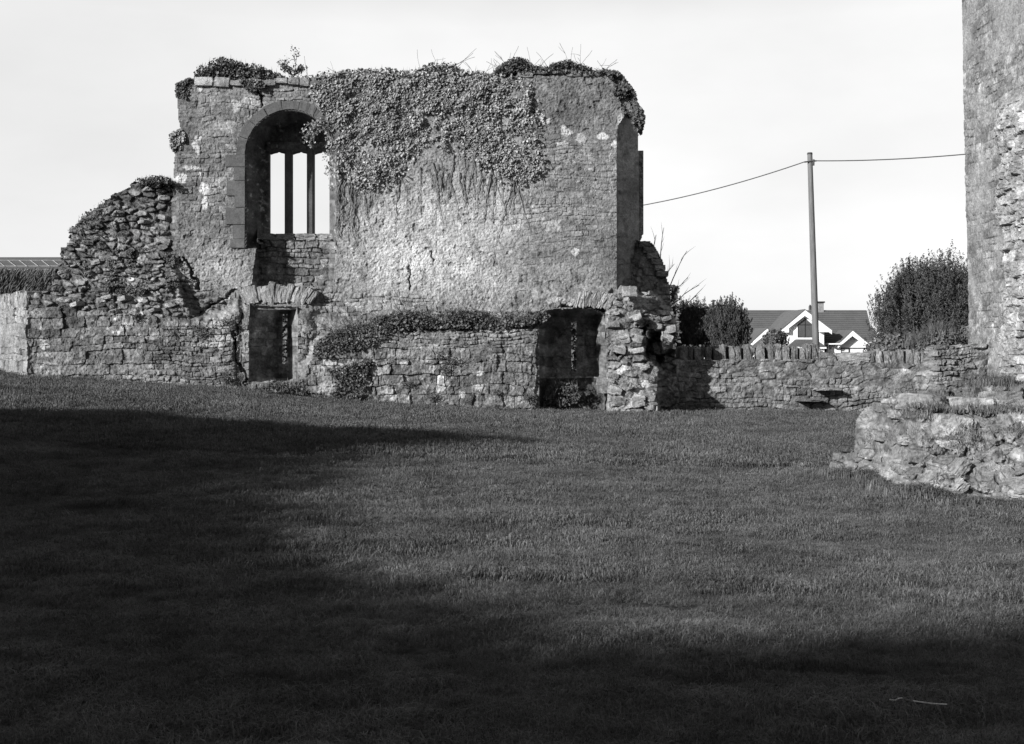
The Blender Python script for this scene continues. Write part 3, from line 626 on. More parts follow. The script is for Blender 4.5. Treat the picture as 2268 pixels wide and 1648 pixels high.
# ================================================================= near rubble stub, lower right
uu2 = np.arange(1830, 2420, 1.7); vv2 = np.arange(845, 1190, 1.7); U2, V2 = np.meshgrid(uu2, vv2)
a_ = fbm(U2/80, V2/80, 1.5, 4, 201); b_ = fbm(U2/80, V2/80, 5, 3, 202)
vb = np.interp(U2, [1840, 1930, 2040, 2175, 2267, 2420], [1050, 1064, 1105, 1112, 1122, 1150])
Db = (EYE)*FPX/(vb-HZ)
vt = np.interp(U2, [1840, 1880, 1890, 1900, 1960, 2080, 2267, 2420], [1030, 1010, 965, 925, 925, 928, 905, 900])+8*a_
tfr = np.clip((vb-V2)/(vb-vt), -1, 1)
Dface = Db+.75*np.maximum(tfr, 0)**1.2+np.where(tfr < 0, 0, 0)
Dtop = (EYE-(.90+.14*a_+.10*b_))*FPX/np.maximum(V2-HZ, 40); D2 = np.where(V2 > vt, Dface, np.maximum(Dface, np.minimum(Dtop, 27.5)))
# smooth join
D2 = D2+.10*a_*np.minimum(1, 20/np.maximum(D2, 1))
XS = (U2-1840)/FPX*12.5*1.3; ZS = EYE+(HZ-V2)/FPX*12.5
hh, tt = relief(XS*1.0, ZS, 'rubble', 91); hc, tcx = relief(XS, ZS, 'core', 92); k = ss(-.2, .2, a_); hp3, tp3 = relief(XS, ZS, 'plaster', 93)
hh = (hh*.75*(1-k)+hc*.7*k); tt = tt*(1-k)+tcx*k; kp = ss(.05, .35, b_+.5*a_); hh = hh*(1-kp)+hp3*kp; tt = tt*(1-kp)+1.1*tp3*kp
D2 = D2-hh*1.1-.05*b_*np.maximum(1, D2/13)-.35*ss(14, 18, D2)*fbm(U2/40, V2/14, 1.2, 4, 207)
SIL2 = [(1840, 1052), (1843, 1022), (1856, 1006), (1880, 1002), (1888, 998), (1890, 960), (1900, 925), (1910, 908), (1965, 888), (2040, 872), (2180, 858), (2267, 850), (2420, 846), (2420, 1190), (1840, 1190)]
kc = hsh(np.floor(XS/.16), np.floor(ZS/.12), 5)-.5
ok = psd(U2+6*kc+4*b_, V2+6*kc+4*b_, SIL2) < 0; f = ok[:-1, :-1] & ok[1:, :-1] & ok[1:, 1:] & ok[:-1, 1:]
stub = empty('rubble_wall_stub', 'broken low rubble wall stub in the lower right with grassy top', 'wall', (5, 13.5, 0))
co = P(U2, V2, D2); gridpart('stub_masonry', co, f, M_stone, stub, .235*tt, (.5, 1.1, -.1))
sp = []
def stubpt(u, v):
    j = int(round((u-uu2[0])/1.7)); i = int(round((v-vv2[0])/1.7)); return co[min(i, co.shape[0]-1), min(j, co.shape[1]-1)]
for i in range(60):
    u = random.uniform(1900, 2330); v = random.uniform(930, np.interp(u, [1840, 1930, 2040, 2175, 2267, 2420], [1050, 1064, 1105, 1112, 1122, 1150])-8)
    c = stubpt(u, v); w_ = random.uniform(.09, .24); dia = u > 2050 and v > 1020
    sp.append(dict(c=tuple(c+np.array([.03, .06, 0])), sx=w_, sy=.2, sz=w_*random.uniform(.35, .65), seed=i+400, tilt=(-.9 if u < 2150 else .9)*1 if dia and random.random() < .6 else random.uniform(-.35, .35), rot=random.uniform(-.5, .2), box_=.72, res=9))
for (u, v, w_, h_) in ((2105, 945, .36, .26), (1868, 1014, .2, .1), (1858, 1035, .14, .12), (1925, 1005, .2, .12), (2035, 1010, .3, .14), (1990, 918, .18, .1), (1955, 965, .2, .12)):
    c = stubpt(u, v); sp.append(dict(c=tuple(c), sx=w_, sy=.3, sz=h_, seed=int(u), box_=.82, tilt=.1))
each('loose_stone', sp, stub)

# ================================================================= unseen wall added off-frame at the left, shaped to shade the lawn
nv = empty('shade_wall', 'ragged high stone wall added out of view at the left, shaped to shade the lawn', 'wall', (-15, -5, 0))
y_ = np.arange(-40, 12.3, .12); z_ = np.arange(-.3, 16, .12); Yn, Zn = np.meshgrid(y_, z_)
hh, tt = relief(Yn, Zn, 'ashlar', 95)
topn = np.interp(y_, [-40, -18, -13, -10, -8.4, -7, -4.8, -2, 2.4, 4.5, 5.2, 5.9, 12.1], [15, 14.45, 12.5, 10.05, 8.75, 7.6, 7.05, 6.5, 6.1, 6.25, 7.3, 7.9, 4.3])+.25*fbm(y_, 0*y_, .8, 3, 6)  # top outline follows the wanted shadow edge, traced back along the sun
f = (Zn < topn[None, :])[:-1, :-1]
rg = np.random.default_rng(77); n = 26000; yl = rg.uniform(-24, 12.2, n); tl = np.interp(yl, y_, topn)
gridpart('shade_wall_face', np.stack([-15+hh, Yn, Zn], -1), f, M_stone, nv, .28*tt, (-1.0, 0, 0))

leaves('shade_edge_leaves', np.stack([-15+.5*rg.normal(size=n), yl, tl-.1+np.abs(rg.normal(size=n))*.28*(1+fbm(yl, yl*0, .7, 3, 8))], 1), rg.normal(size=(n, 3)), .12, M_dleaf, nv)  # leaves added along the unseen wall top to break up its shadow edge
# ================================================================= IVY AND WALL PLANTS
def inpoly(poly, n, seed, fn=None):
    rg = np.random.default_rng(seed); p = np.array(poly, float); lo = p.min(0); hi = p.max(0); Uo = []; Vo = []; c = 0
    for _ in range(60):
        u = lo[0]+(hi[0]-lo[0])*rg.random(n*2); v = lo[1]+(hi[1]-lo[1])*rg.random(n*2)
        wv = 5*fbm(u/86, v/86, 3, 3, seed); k = psd(u+wv, v-wv, poly) < 0
        if fn is not None: k &= rg.random(len(u)) < fn(u, v)
        Uo.append(u[k]); Vo.append(v[k]); c += k.sum()
        if c >= n: break
    return np.concatenate(Uo)[:n], np.concatenate(Vo)[:n]
def ivy(name, label, cat, poly, n, size, m, d0, d1, seed, fn=None, Dfix=None, parts=True, nup=.6, group=None):
    u, v = inpoly(poly, n, seed, fn); rg = np.random.default_rng(seed+1)
    lump = fbm(u/86, v/86, 2.6, 3, seed+2)
    base = Dat(u, v) if Dfix is None else Dfix+0*u
    if Dfix is None: base = np.minimum(base, np.median(base)+.6)
    Dd = base-d0-(d1-d0)*rg.random(len(u))*(.55+.6*lump)-.05*lump
    C = P(u, v, Dd); nr_ = np.stack([rg.normal(size=len(u))*.55-.1, -1+.25*rg.normal(size=len(u)), nup+.5*rg.normal(size=len(u))], 1)
    up = np.stack([rg.normal(size=len(u))*.5, 0*u, np.ones(len(u))], 1)
    c0 = C.mean(0); root = empty(name, label, cat, tuple(c0), group)
    leaves('leaves', C, nr_, size, m, root, 1.0, .3, up, seed+3)
    return root, C
def bump(cx, cy, rx, ry): return lambda u, v: 1
IV = [(682, 196), (705, 158), (800, 152), (890, 156), (960, 160), (1060, 158), (1165, 168), (1205, 230), (1200, 300), (1212, 345), (1190, 402), (1122, 430), (1090, 395), (1060, 372), (1030, 350), (985, 335), (950, 318), (935, 330), (915, 372), (880, 405), (835, 432), (785, 432), (765, 400), (738, 440), (722, 400), (714, 350), (722, 310), (718, 268), (700, 232)]
def ivd(u, v):
    n = fbm(u/86, v/86, 1.6, 3, 500); n2_ = fbm(u/86, v/86, 5, 2, 501)
    edge = ss(0, 60, -psd(u, v, IV)+14*n2_); thin = 1-.6*ss(330, 420, v)*ss(.1, -.2, n)
    return np.clip((.15+.85*edge)*(.66+.9*n+.6*n2_)*np.where(u > 1080, .62, 1)*thin*np.where((v > 350) & (u > 900) & (u < 1040), .4, 1), 0, 1)
r1, C1 = ivy('ivy', 'broad sheet of pale glossy ivy covering the upper middle of the ruin wall', 'ivy', IV, 27000, .068, M_leaf, .02, .20, 510, ivd)
ac = []
for i in range(60):                       # old stems running down below the leaves
    u = random.choice([random.uniform(745, 800), random.uniform(800, 900), random.uniform(930, 1060), random.uniform(1060, 1140)]); v = random.uniform(330, 400); pts = []; rr = random.uniform(.006, .014)
    L_ = random.uniform(60, 150); dv = random.uniform(-.35, .35) if u > 800 else random.uniform(-.05, .1)
    for k in range(9):
        pts.append(pt(u, v, float(Dat(u, v))-.03)); v += L_/8; u += dv*L_/8+random.uniform(-2.5, 2.5)
    ac.append((pts, [rr*(1.2-.9*k/8) for k in range(9)]))
for i in range(6):
    u = 750+i*7; v = 400; pts = []
    for k in range(10): pts.append(pt(u, v, float(Dat(u, v))-.05)); v += 14; u += random.uniform(-6, 6)
    ac.append((pts, [.015*(1-.05*k) for k in range(10)]))
tubes('stems', ac, M_twig, r1)
# tangled spray hanging into the window arch
ac = []; hl = []
for i in range(9):
    p, r_ = wander(pt(728, 268+i*3, 27.85), (-1, -.2, .5), random.uniform(.5, .95), 12, .009, .30, -.16); ac.append((p, [.009]*13)); hl += [q for q in p[4:]]
hs_ = empty('ivy', 'loose spray of dead ivy curling into the top of the window arch', 'ivy', tuple(pt(700, 280, 27.8)))
tubes('stems', ac, M_twig, hs_)
hl = np.array([tuple(q) for q in hl]*2)+RG.normal(size=(len(hl)*2, 3))*.04
leaves('leaves', hl, RG.normal(size=hl.shape)+np.array([0, -1.2, .4]), .07, M_leaf, hs_)

def mat_plant(name, label, cat, poly, n, size, m, d0, depth, seed, blades=0, bh=.25, twigs=0, tl=.8, fn=None, top=None):
    """thick turf or ivy lying on a wall top: leaves through a slab of real depth + blades + twigs"""
    u, v = inpoly(poly, n, seed, fn); rg = np.random.default_rng(seed+1)
    Dd = d0+depth*rg.random(len(u)); C = P(u, v, d0+0*u); C[:, 1] = Dd; c0 = C.mean(0); root = empty(name, label, cat, tuple(c0))
    nr_ = np.stack([rg.normal(size=len(u))*.7, -.8+.5*rg.normal(size=len(u)), .7+.6*rg.normal(size=len(u))], 1)
    leaves('leaves', C, nr_, size, m, root, 1.0, .3, None, seed+3)
    if blades:
        k = rg.integers(0, len(C), blades); B = C[k]; ang = rg.random(blades)*6.28; h_ = bh*(.4+.8*rg.random(blades)); ln = h_*.5*rg.random(blades)
        w_ = .008; dx = np.cos(ang); dy = np.sin(ang)
        t_ = B+np.stack([dx*ln, dy*ln, h_], 1); V_ = np.stack([B+np.stack([-dy*w_, dx*w_, 0*dx], 1), B-np.stack([-dy*w_, dx*w_, 0*dx], 1), t_], 1).reshape(-1, 3)
        tr_ = np.arange(blades*3).reshape(-1, 3); keep(mk('grass_blades', V_, None, M_dry if m is M_leaf else M_grass, None, np.repeat(.7+.8*rg.random(blades), 3), tris=tr_), root)['kind'] = 'stuff'
    if twigs:
        ac = []; rnd = random.Random(seed)
        for i in range(twigs):
            b = C[rnd.randrange(len(C))]; d_ = (rnd.uniform(-1, 1), rnd.uniform(-.4, .2), rnd.uniform(.3, 1.1)); p, r_ = wander(b, d_, rnd.uniform(.4, 1)*tl, 7, .008, .16, -.03, rnd); ac.append((p, [max(q, .0045) for q in r_]))
            if rnd.random() < .6: p2, r2 = wander(p[4], (rnd.uniform(-1, 1), 0, rnd.uniform(0, 1)), .3*tl, 4, .005, .2, 0, rnd); ac.append((p2, [max(q, .003) for q in r2]))
        tubes('stems', ac, M_dtwig, root, 4)
    return root
mat_plant('ivy', 'dark rounded ivy mound on the top left corner of the ruin', 'ivy', [(428, 176), (430, 152), (452, 138), (478, 127), (500, 126), (540, 138), (575, 142), (600, 156), (625, 168), (630, 178)], 5200, .075, M_dleaf, 28.0, .9, 600, 500, .16)
mat_plant('ivy', 'thin ivy and turf ridge along the middle of the ruin top', 'ivy', [(600, 178), (640, 166), (700, 166), (780, 152), (860, 150), (890, 156), (930, 148), (960, 137), (1010, 138), (1022, 150), (1060, 156), (1100, 158), (1130, 172)], 5200, .07, M_dleaf, 27.95, .9, 610, 500, .15, 16, .9)
mat_plant('bramble', 'dark bramble bush on the right half of the ruin top with bare arching twigs', 'bramble', [(1090, 160), (1108, 142), (1140, 126), (1165, 129), (1180, 145), (1215, 146), (1230, 133), (1265, 131), (1290, 144), (1350, 154), (1366, 170), (1330, 164), (1200, 160)], 8500, .07, M_dleaf, 27.9, .9, 620, 500, .14, 30, .85)
ivy('ivy', 'dark ivy hanging over the broken right corner of the ruin top', 'ivy', [(1335, 155), (1368, 158), (1395, 190), (1412, 225), (1428, 262), (1420, 300), (1404, 292), (1392, 255), (1378, 252), (1372, 228), (1352, 200), (1360, 185)], 3600, .08, M_dleaf, -.3, .3, 630, None, 27.95)
mat_plant('ivy', 'long dark ivy mat on the ledge above the projecting wall', 'ivy', [(690, 795), (692, 765), (720, 742), (770, 718), (830, 700), (900, 688), (1000, 684), (1110, 690), (1200, 690), (1222, 700), (1198, 722), (1100, 728), (960, 728), (870, 736), (845, 752), (815, 778), (760, 776), (735, 792)], 15000, .065, M_dleaf, 26.72, .85, 640, 900, .16, 70, .9, lambda u, v: np.clip(.85+1.3*fbm(u/86, v/50, 1.8, 3, 641), .05, 1))
mat_plant('ivy', 'small dark ivy clump at the foot of the wall beside the left niche', 'ivy', [(722, 820), (745, 812), (790, 798), (824, 796), (812, 830), (806, 870), (798, 894), (745, 888), (700, 882), (738, 868), (740, 840)], 3200, .06, M_dleaf, 26.68, .35, 650)
mat_plant('ivy', 'scruffy low ivy and weeds at the left niche threshold', 'ivy', [(566, 858), (600, 846), (640, 850), (672, 842), (680, 868), (730, 880), (740, 892), (690, 884), (640, 872), (570, 866)], 1500, .055, M_dleaf, 26.7, .6, 655, 300, .14)
ivy('ivy', 'small ivy tuft on the left edge of the ruin above the slope', 'ivy', [(376, 296), (400, 286), (412, 300), (404, 332), (384, 336)], 500, .075, M_leaf, 0, .2, 660)
ivy('ivy', 'small ivy tuft on the upper left corner edge of the ruin', 'ivy', [(390, 184), (420, 174), (424, 190), (410, 222), (390, 214)], 500, .075, M_dleaf, 0, .2, 665)
ivy('ivy', 'ivy tuft clinging to the cap stones above the window arch', 'ivy', [(530, 180), (575, 175), (588, 190), (570, 205), (545, 200)], 500, .07, M_dleaf, 0, .18, 668)
mat_plant('ivy', 'ivy cap on the upper step of the sloping rubble', 'ivy', [(298, 400), (302, 392), (340, 388), (372, 391), (374, 406), (345, 404), (310, 404)], 700, .065, M_dleaf, 27.6, .8, 670, 160, .12)
mat_plant('ivy', 'ivy strip down the outer edge of the sloping rubble', 'ivy', [(150, 538), (160, 500), (186, 468), (236, 434), (240, 442), (215, 470), (190, 492), (172, 520), (160, 548)], 450, .05, M_dleaf, 27.6, .6, 675, 100, .1)
ivy('ivy', 'thin creeping ivy scattered across the middle of the sloping rubble', 'ivy', [(190, 560), (280, 545), (380, 560), (410, 620), (360, 655), (240, 650), (180, 610)], 4200, .05, M_dleaf, .0, .12, 680, lambda u, v: ss(-.2, .3, fbm(u/86, v/86, 2, 3, 681)))
mat_plant('weeds', 'leafy weeds growing inside the right hand niche', 'plant', [(1202, 900), (1210, 862), (1240, 845), (1275, 852), (1292, 870), (1280, 895), (1235, 905)], 900, .06, M_dleaf, 27.3, .6, 690, 120, .2, 8, .4)
tuft_spots = [(436, 728, .2), (452, 742, .2), (500, 715, .18), (385, 738, .16), (975, 790, .18), (1000, 800, .15), (905, 850, .14), (985, 820, .12), (1100, 870, .14), (1170, 880, .16), (960, 880, .12), (1085, 905, .14), (300, 700, .14), (500, 840, .14)]
for i, (u, v, s) in enumerate(tuft_spots):
    rg = np.random.default_rng(700+i); n = 170; dd = float(Dat(u, v)); c = np.array(tuple(pt(u, v, dd-.06)))
    C = c+rg.normal(size=(n, 3))*np.array([s*.5, .05, s*.4]); nn = np.stack([rg.normal(size=n), -1+rg.normal(size=n)*.4, .5+rg.normal(size=n)*.5], 1)
    where = ['left lower wall near the rubble', 'left lower wall under the first tuft', 'left lower wall near the crack', 'left lower wall below the slope', 'projecting wall, upper middle', 'projecting wall, just right of the upper middle', 'projecting wall, left of centre', 'projecting wall, centre', 'projecting wall, low toward the right', 'projecting wall beside the right niche', 'projecting wall, low at the centre', 'foot of the projecting wall', 'joint between slope and lower wall', 'left lower wall beside the left niche'][i]
    o = leaves('wall_plant', C, nn, .05, M_dleaf, None, .5, .2, None, 720+i); tag(o, 'small dark plant rooted in the '+where, 'plant', 'small plants rooted in the ruin wall')
# young ash bush on the wall top
ab = empty('ash_sapling', 'small leafy sapling growing on the ruin top right of the ivy mound', 'sapling', tuple(pt(645, 168, 28.3)))
ac = []
for i in range(12): branch(pt(650, 170, 28.3), (random.uniform(-1.1, 1.1), random.uniform(-.3, .3), random.uniform(.3, .8)), random.uniform(.28, .46), .009, 1, ac, .1, .02)
branch(pt(650, 172, 28.3), (.25, 0, 1), .68, .011, 1, ac, .08, .02)
tubes('stems', ac, M_dtwig, ab, 4)
lp = np.array([tuple(q) for p, r_ in ac for q in p[2:]]*2); lp = lp+RG.normal(size=lp.shape)*.04
leaves('leaves', lp, RG.normal(size=lp.shape), .05, M_dleaf, ab)

# long grass along wall feet and the stub top
def fringe(name, label, pts, n, hgt, spread, m=None, lean=.8, seed=0, wdt=.0035):
    rg = np.random.default_rng(seed); p = np.array(pts, float); L_ = np.concatenate([[0], np.cumsum(np.linalg.norm(np.diff(p, axis=0), axis=1))]); s = rg.random(n)*L_[-1]
    B = np.stack([np.interp(s, L_, p[:, k]) for k in range(3)], 1); B[:, :2] += rg.normal(size=(n, 2))*spread
    dens = fbm(B[:, 0], B[:, 1], 2.5, 3, seed); h_ = hgt*(.35+.8*rg.random(n))*(1+.7*dens); ang = rg.random(n)*6.28; ln = h_*lean*rg.random(n); dx = np.cos(ang); dy = np.sin(ang)
    q = np.stack([-dy*wdt, dx*wdt, 0*dx], 1); mid = B+np.stack([dx*ln*.3, dy*ln*.3, h_*.6], 1); t_ = B+np.stack([dx*ln, dy*ln, h_*(1-.3*lean)], 1)
    V_ = np.stack([B-q, B+q, mid+q*.8, mid-q*.8, t_], 1).reshape(-1, 3); k = np.arange(n)[:, None]*5
    o = mk(name, V_, k+np.array([[0, 1, 2, 3]]), m or M_grass, None, np.repeat(.6+.9*rg.random(n), 5), tris=k+np.array([[3, 2, 4]])); tag(o, label, 'grass', None, 'stuff'); return o
def gp(u, D_):
    x = (u-CXP)/FPX*D_; return (x, D_, float(ground_z(np.array(x), np.array(D_)))-.01)
fringe('long_grass', 'rough grass along the foot of the left lower wall', [gp(60, 27), gp(300, 26.9), gp(550, 26.9)], 11000, .07, .1, seed=1, wdt=.006)
fringe('long_grass', 'rough grass along the foot of the projecting wall', [gp(560, 26.6), gp(820, 26.4), gp(1195, 26.5)], 14000, .08, .12, seed=2, wdt=.006)
fringe('long_grass', 'tall weedy grass in front of the right niche and pier', [gp(1200, 26.9), gp(1330, 26.7), gp(1500, 26.5)], 11000, .17, .16, seed=3, wdt=.006)
fringe('long_grass', 'rough grass along the foot of the garden wall', [gp(1500, 28.4), gp(1700, 28.4), gp(1900, 28.4)], 4000+9000, .1, .08, seed=4, wdt=.006)
fringe('long_grass', 'tall tangled grass at the foot of the near stub', [tuple(stubpt(1850, 1050)+np.array([0, -.1, -.05])), gp(1935, 13.6), gp(2045, 11.6), gp(2180, 11.2), gp(2300, 10.9), gp(2420, 10.5)], 30000, .2, .14, None, 1.0, 5)
def ontop(name, label, poly, n, hgt, seed, m=None, wd=.004):
    u, v = inpoly(poly, n, seed, lambda u, v: np.clip(.25+2.2*fbm(u/60, v/25, 1.6, 3, seed), 0, 1)); rg = np.random.default_rng(seed); n = len(u)
    B = co[np.clip(((v-vv2[0])/1.7).astype(int), 0, co.shape[0]-1), np.clip(((u-uu2[0])/1.7).astype(int), 0, co.shape[1]-1)]+np.stack([rg.normal(size=n)*.03, rg.normal(size=n)*.1-.03, 0*u-.01], 1)
    k_ = np.clip(B[:, 1]/14, 1, 2)[:, None]; a = rg.random(n)*6.28; h_ = hgt*(.3+.9*rg.random(n)); ln = h_*rg.random(n); dx, dy = np.cos(a), np.sin(a); q = np.stack([-dy*wd, dx*wd, 0*dx], 1)*k_
    V_ = np.stack([B-q, B+q, B+np.stack([dx*ln, dy*ln, h_], 1)], 1).reshape(-1, 3)
    tag(mk(name, V_, None, m or M_grass, None, np.repeat(.6+.9*rg.random(n), 3), tris=np.arange(3*n).reshape(-1, 3)), label, 'grass', None, 'stuff')
ontop('long_grass', 'grass growing on top of the near stub', [(1960, 925), (1960, 890), (2040, 876), (2180, 862), (2290, 855), (2290, 905), (2180, 915), (2080, 925)], 9000, .07, 906)
ontop('long_grass', 'grass sprouting from ledges on the face of the near stub', [(1900, 990), (1960, 940), (2200, 935), (2290, 940), (2290, 985), (2150, 985), (2000, 1005)], 2500, .05, 907)
for i, (u, v, w_) in enumerate(((1965, 905, .2), (1990, 898, .22), (2040, 893, .3), (2100, 890, .22), (2150, 898, .25), (2215, 884, .3), (2250, 896, .2))):
    v_, q_, t_ = boulder(tuple(stubpt(u, v)+np.array([0, 0, .0])), w_, .5, .12+.04*(i % 3), .3*i, i+900, .1, .7, 9); keep(mk('loose_stone', v_, q_, M_block, None, t_), stub)
fringe('long_grass', 'grass tuft at the foot of the tower', [(11.6, 25.8, .65), (12.0, 27.2, .65)], 6000, .35, .25, None, .8, 7, .006)

# ================================================================= BEYOND THE WALL
def sweep_tag(o, *a): return tag(o, *a)
# utility pole
pole = empty('utility_pole', 'tall leaning wooden pole carrying the wire behind the garden wall', 'utility pole', tuple(pt(1806, 900, 45)))
pb = pt(1810, 860, 45); ptp = pt(1793.5, 341, 45)
n_ = 14; tubes('pole', [([pb+(ptp-pb)*(t/n_) for t in range(-4, n_+1)], [.150-.048*max(t, 0)/n_ for t in range(-4, n_+1)])], M_pole, pole, 14)
tubes('pole_cap', [([ptp-Vector((0, 0, .02)), ptp+Vector((0, 0, .05))], [.115, .10])], M_dtwig, pole, 12)
tubes('insulator', [([ptp+Vector((-.25, -.1, -.35)), ptp+Vector((.25, -.1, -.30))], [.03, .03]), ([ptp+Vector((.12, -.14, -.5)), ptp+Vector((.12, -.14, -.25))], [.035, .035])], M_dtwig, pole, 8)
def wire(a, b, sag, lab):
    pts = [a+(b-a)*(i/30)-Vector((0, 0, sag*4*(i/30)*(1-i/30))) for i in range(31)]
    tag(tubes('wire', [(pts, [.022]*31)], M_wire), lab, 'wire')
wire(ptp+Vector((-.2, -.1, -.33)), pt(1250, 478, 52), .35, 'dark wire running left from the pole down behind the ruin')
wire(ptp+Vector((.2, -.1, -.30)), pt(2250, 330, 40), .12, 'dark wire running right from the pole to the tower')
fp = empty('utility_pole', 'small distant pole with short crossarm above the cypress bushes', 'utility pole', tuple(pt(1580, 771, 110)))
a = pt(1580, 700, 110); b = pt(1580, 664, 110)
tubes('pole', [([a, b], [.14, .12])], M_dtwig, fp, 6); tubes('crossarm', [([b+Vector((-.25, 0, -.15)), b+Vector((.25, 0, -.1))], [.07, .07])], M_dtwig, fp, 6)

# house
HD = 85.0
hx = lambda u: (u-CXP)/FPX*HD
hz = lambda v: EYE+(HZ-v)/FPX*HD
def us(x): return x/1.1025     # source px -> working px
house = empty('house', 'white gabled house with dark tiled roof beyond the garden wall', 'house', (hx(1770), HD, -2))
hv, hq, ht = [], [], []
# main roof: ridge at 4 m behind, front eave
rz = hz(688); ridY = HD+6.0; k_ = ridY/HD
rl, rr_ = hx(1560)*1.0, hx(1919)*k_; rz = EYE+(HZ-687)/FPX*ridY; ez = hz(785); eY = HD+.6
tv = [(rl, eY, ez), (hx(1950), eY, ez), (rr_, ridY, rz), (rl, ridY, rz+.0), (rl, ridY+5.4, ez), (rr_+1, ridY+5.4, ez)]
def slope_grid(p0, p1, p2, p3, nx, nz_, lip=.05):
    """tiled slope: courses as small overlapping steps. p0,p1 = eave l,r ; p2,p3 = ridge r,l"""
    p0, p1, p2, p3 = map(Vector, (p0, p1, p2, p3)); nrm_ = (p1-p0).cross(p3-p0).normalized(); V_, Q_ = [], []
    for i in range(nz_):
        a0 = i/nz_; a1 = (i+1)/nz_+.3/nz_; a1 = min(a1, 1)
        A_ = p0.lerp(p3, a0)+nrm_*lip; B_ = p1.lerp(p2, a0)+nrm_*lip; C_ = p1.lerp(p2, a1); D_ = p0.lerp(p3, a1); A2 = p0.lerp(p3, a0); B2 = p1.lerp(p2, a0)
        k = len(V_); V_ += [tuple(q) for q in (A_, B_, C_, D_, A2, B2)]; Q_ += [(k, k+1, k+2, k+3), (k+4, k+5, k+1, k)]
    return V_, Q_
V_, Q_ = slope_grid(tv[0], tv[1], tv[2], tv[3], 1, 22)
k = len(V_); V_ += [tv[2], tv[3], tv[4], tv[5], tv[1]]; Q_ += [(k, k+3, k+2, k+1)]
roof = keep(mk('roof', V_, Q_, M_tile, None, tris=[(k+4, k+3, k)]), house)
wv, wq = [], []; box(wv, wq, (rl+.3, HD+1, -4), (hx(1945), HD+11, ez-.05)); keep(mk('wall', wv, wq, M_rend), house)
cv, cq = [], []; cxu = us(2004); ch = [pt(us(1996), 688, HD+6), pt(us(2009), us(740), HD+6)]
box(cv, cq, (ch[0].x, HD+5.7, rz-.5), (ch[1].x, HD+6.5, ch[1].z)); keep(mk('chimney', cv, cq, mat('chimney_render', .25)), roof)
cv, cq = [], []; box(cv, cq, (ch[0].x-.08, HD+5.62, ch[1].z+.002), (ch[1].x+.08, HD+6.58, ch[1].z+.12)); keep(mk('chimney_cap', cv, cq, M_dark), roof)
p = pt(us(1978), us(757), HD+6); tubes('roof_finial', [([p, p+Vector((0, 0, .3)), p+Vector((0, 0, .45))], [.12, .12, .02])], M_dark, house, 8)
def gable(apex, lft, rgt, yf, yb, bw=.28, botv=None, wl=None, wr=None, over=.35):
    """apex,lft,rgt in source px on plane yf. white bargeboards, roof slopes running back, gable wall set behind by `over`"""
    X_ = lambda s: (us(s)-CXP)/FPX*yf; Z_ = lambda s: EYE+(HZ-us(s))/FPX*yf
    A_ = (X_(apex[0]), Z_(apex[1])); L_ = (X_(lft[0]), Z_(lft[1])); R_ = (X_(rgt[0]), Z_(rgt[1]))
    vv_, qq_, tt_ = [], [], []
    for E in (L_, R_):
        d = np.array(E)-np.array(A_); n = np.array([0, -bw]);
        prism(vv_, qq_, tt_, [A_, E, (E[0], E[1]-bw*.9), (A_[0], A_[1]-bw*1.25)], yf-.03, yf+.06)
    keep(mk('bargeboard', vv_, qq_, M_white, None, tris=tt_), house)
    vv_, qq_ = [], []
    for E in (L_, R_):
        k = len(vv_); d = .07
        vv_ += [(A_[0], yf-.06, A_[1]+d), (E[0]+(.1 if E is R_ else -.1), yf-.06, E[1]+d-.05), (E[0]+(.1 if E is R_ else -.1), yb, E[1]+d-.05), (A_[0], yb, A_[1]+d),
                (A_[0], yf-.06, A_[1]), (E[0], yf-.06, E[1]-.03), (E[0], yb, E[1]-.03), (A_[0], yb, A_[1])]
        qq_ += [(k, k+1, k+2, k+3), (k+4, k+7, k+6, k+5), (k, k+4, k+5, k+1), (k+1, k+5, k+6, k+2)]
    keep(mk('gable_roof', vv_, qq_, M_tile), house)
    wl = X_(wl); wr = X_(wr); yw = yf+over; bz = Z_(botv)
    zl = A_[1]+(L_[1]-A_[1])*(wl-A_[0])/(L_[0]-A_[0])-.03; zr = A_[1]+(R_[1]-A_[1])*(wr-A_[0])/(R_[0]-A_[0])-.03
    vv_, qq_, tt_ = [], [], []; prism(vv_, qq_, tt_, [(wl, bz), (wr, bz), (wr, zr), (A_[0], A_[1]-.03), (wl, zl)], yw, yb)
    keep(mk('gable_wall', vv_, qq_, M_rend, None, tris=tt_), house); return yw
yw = gable((1965, 757), (1899, 812), (2031, 806), HD-1.0, HD+5.5, .36, 900, 1912, 2015, .32)
# boxed eave returns
X_ = lambda s, y: (us(s)-CXP)/FPX*y
Z_ = lambda s, y: EYE+(HZ-us(s))/FPX*y
y = HD-1.0; cv, cq, ct = [], [], []
prism(cv, cq, ct, [(X_(1899, y), Z_(812, y)), (X_(1926, y), Z_(812, y)), (X_(1926, y), Z_(798, y)), (X_(1912, y), Z_(803, y))], y-.04, y+.30)
prism(cv, cq, ct, [(X_(2001, y), Z_(811, y)), (X_(2031, y), Z_(811, y)), (X_(2031, y), Z_(806, y)), (X_(2001, y), Z_(792, y))], y-.04, y+.30)
keep(mk('eave_return', cv, cq, M_white, None, tris=ct), house)
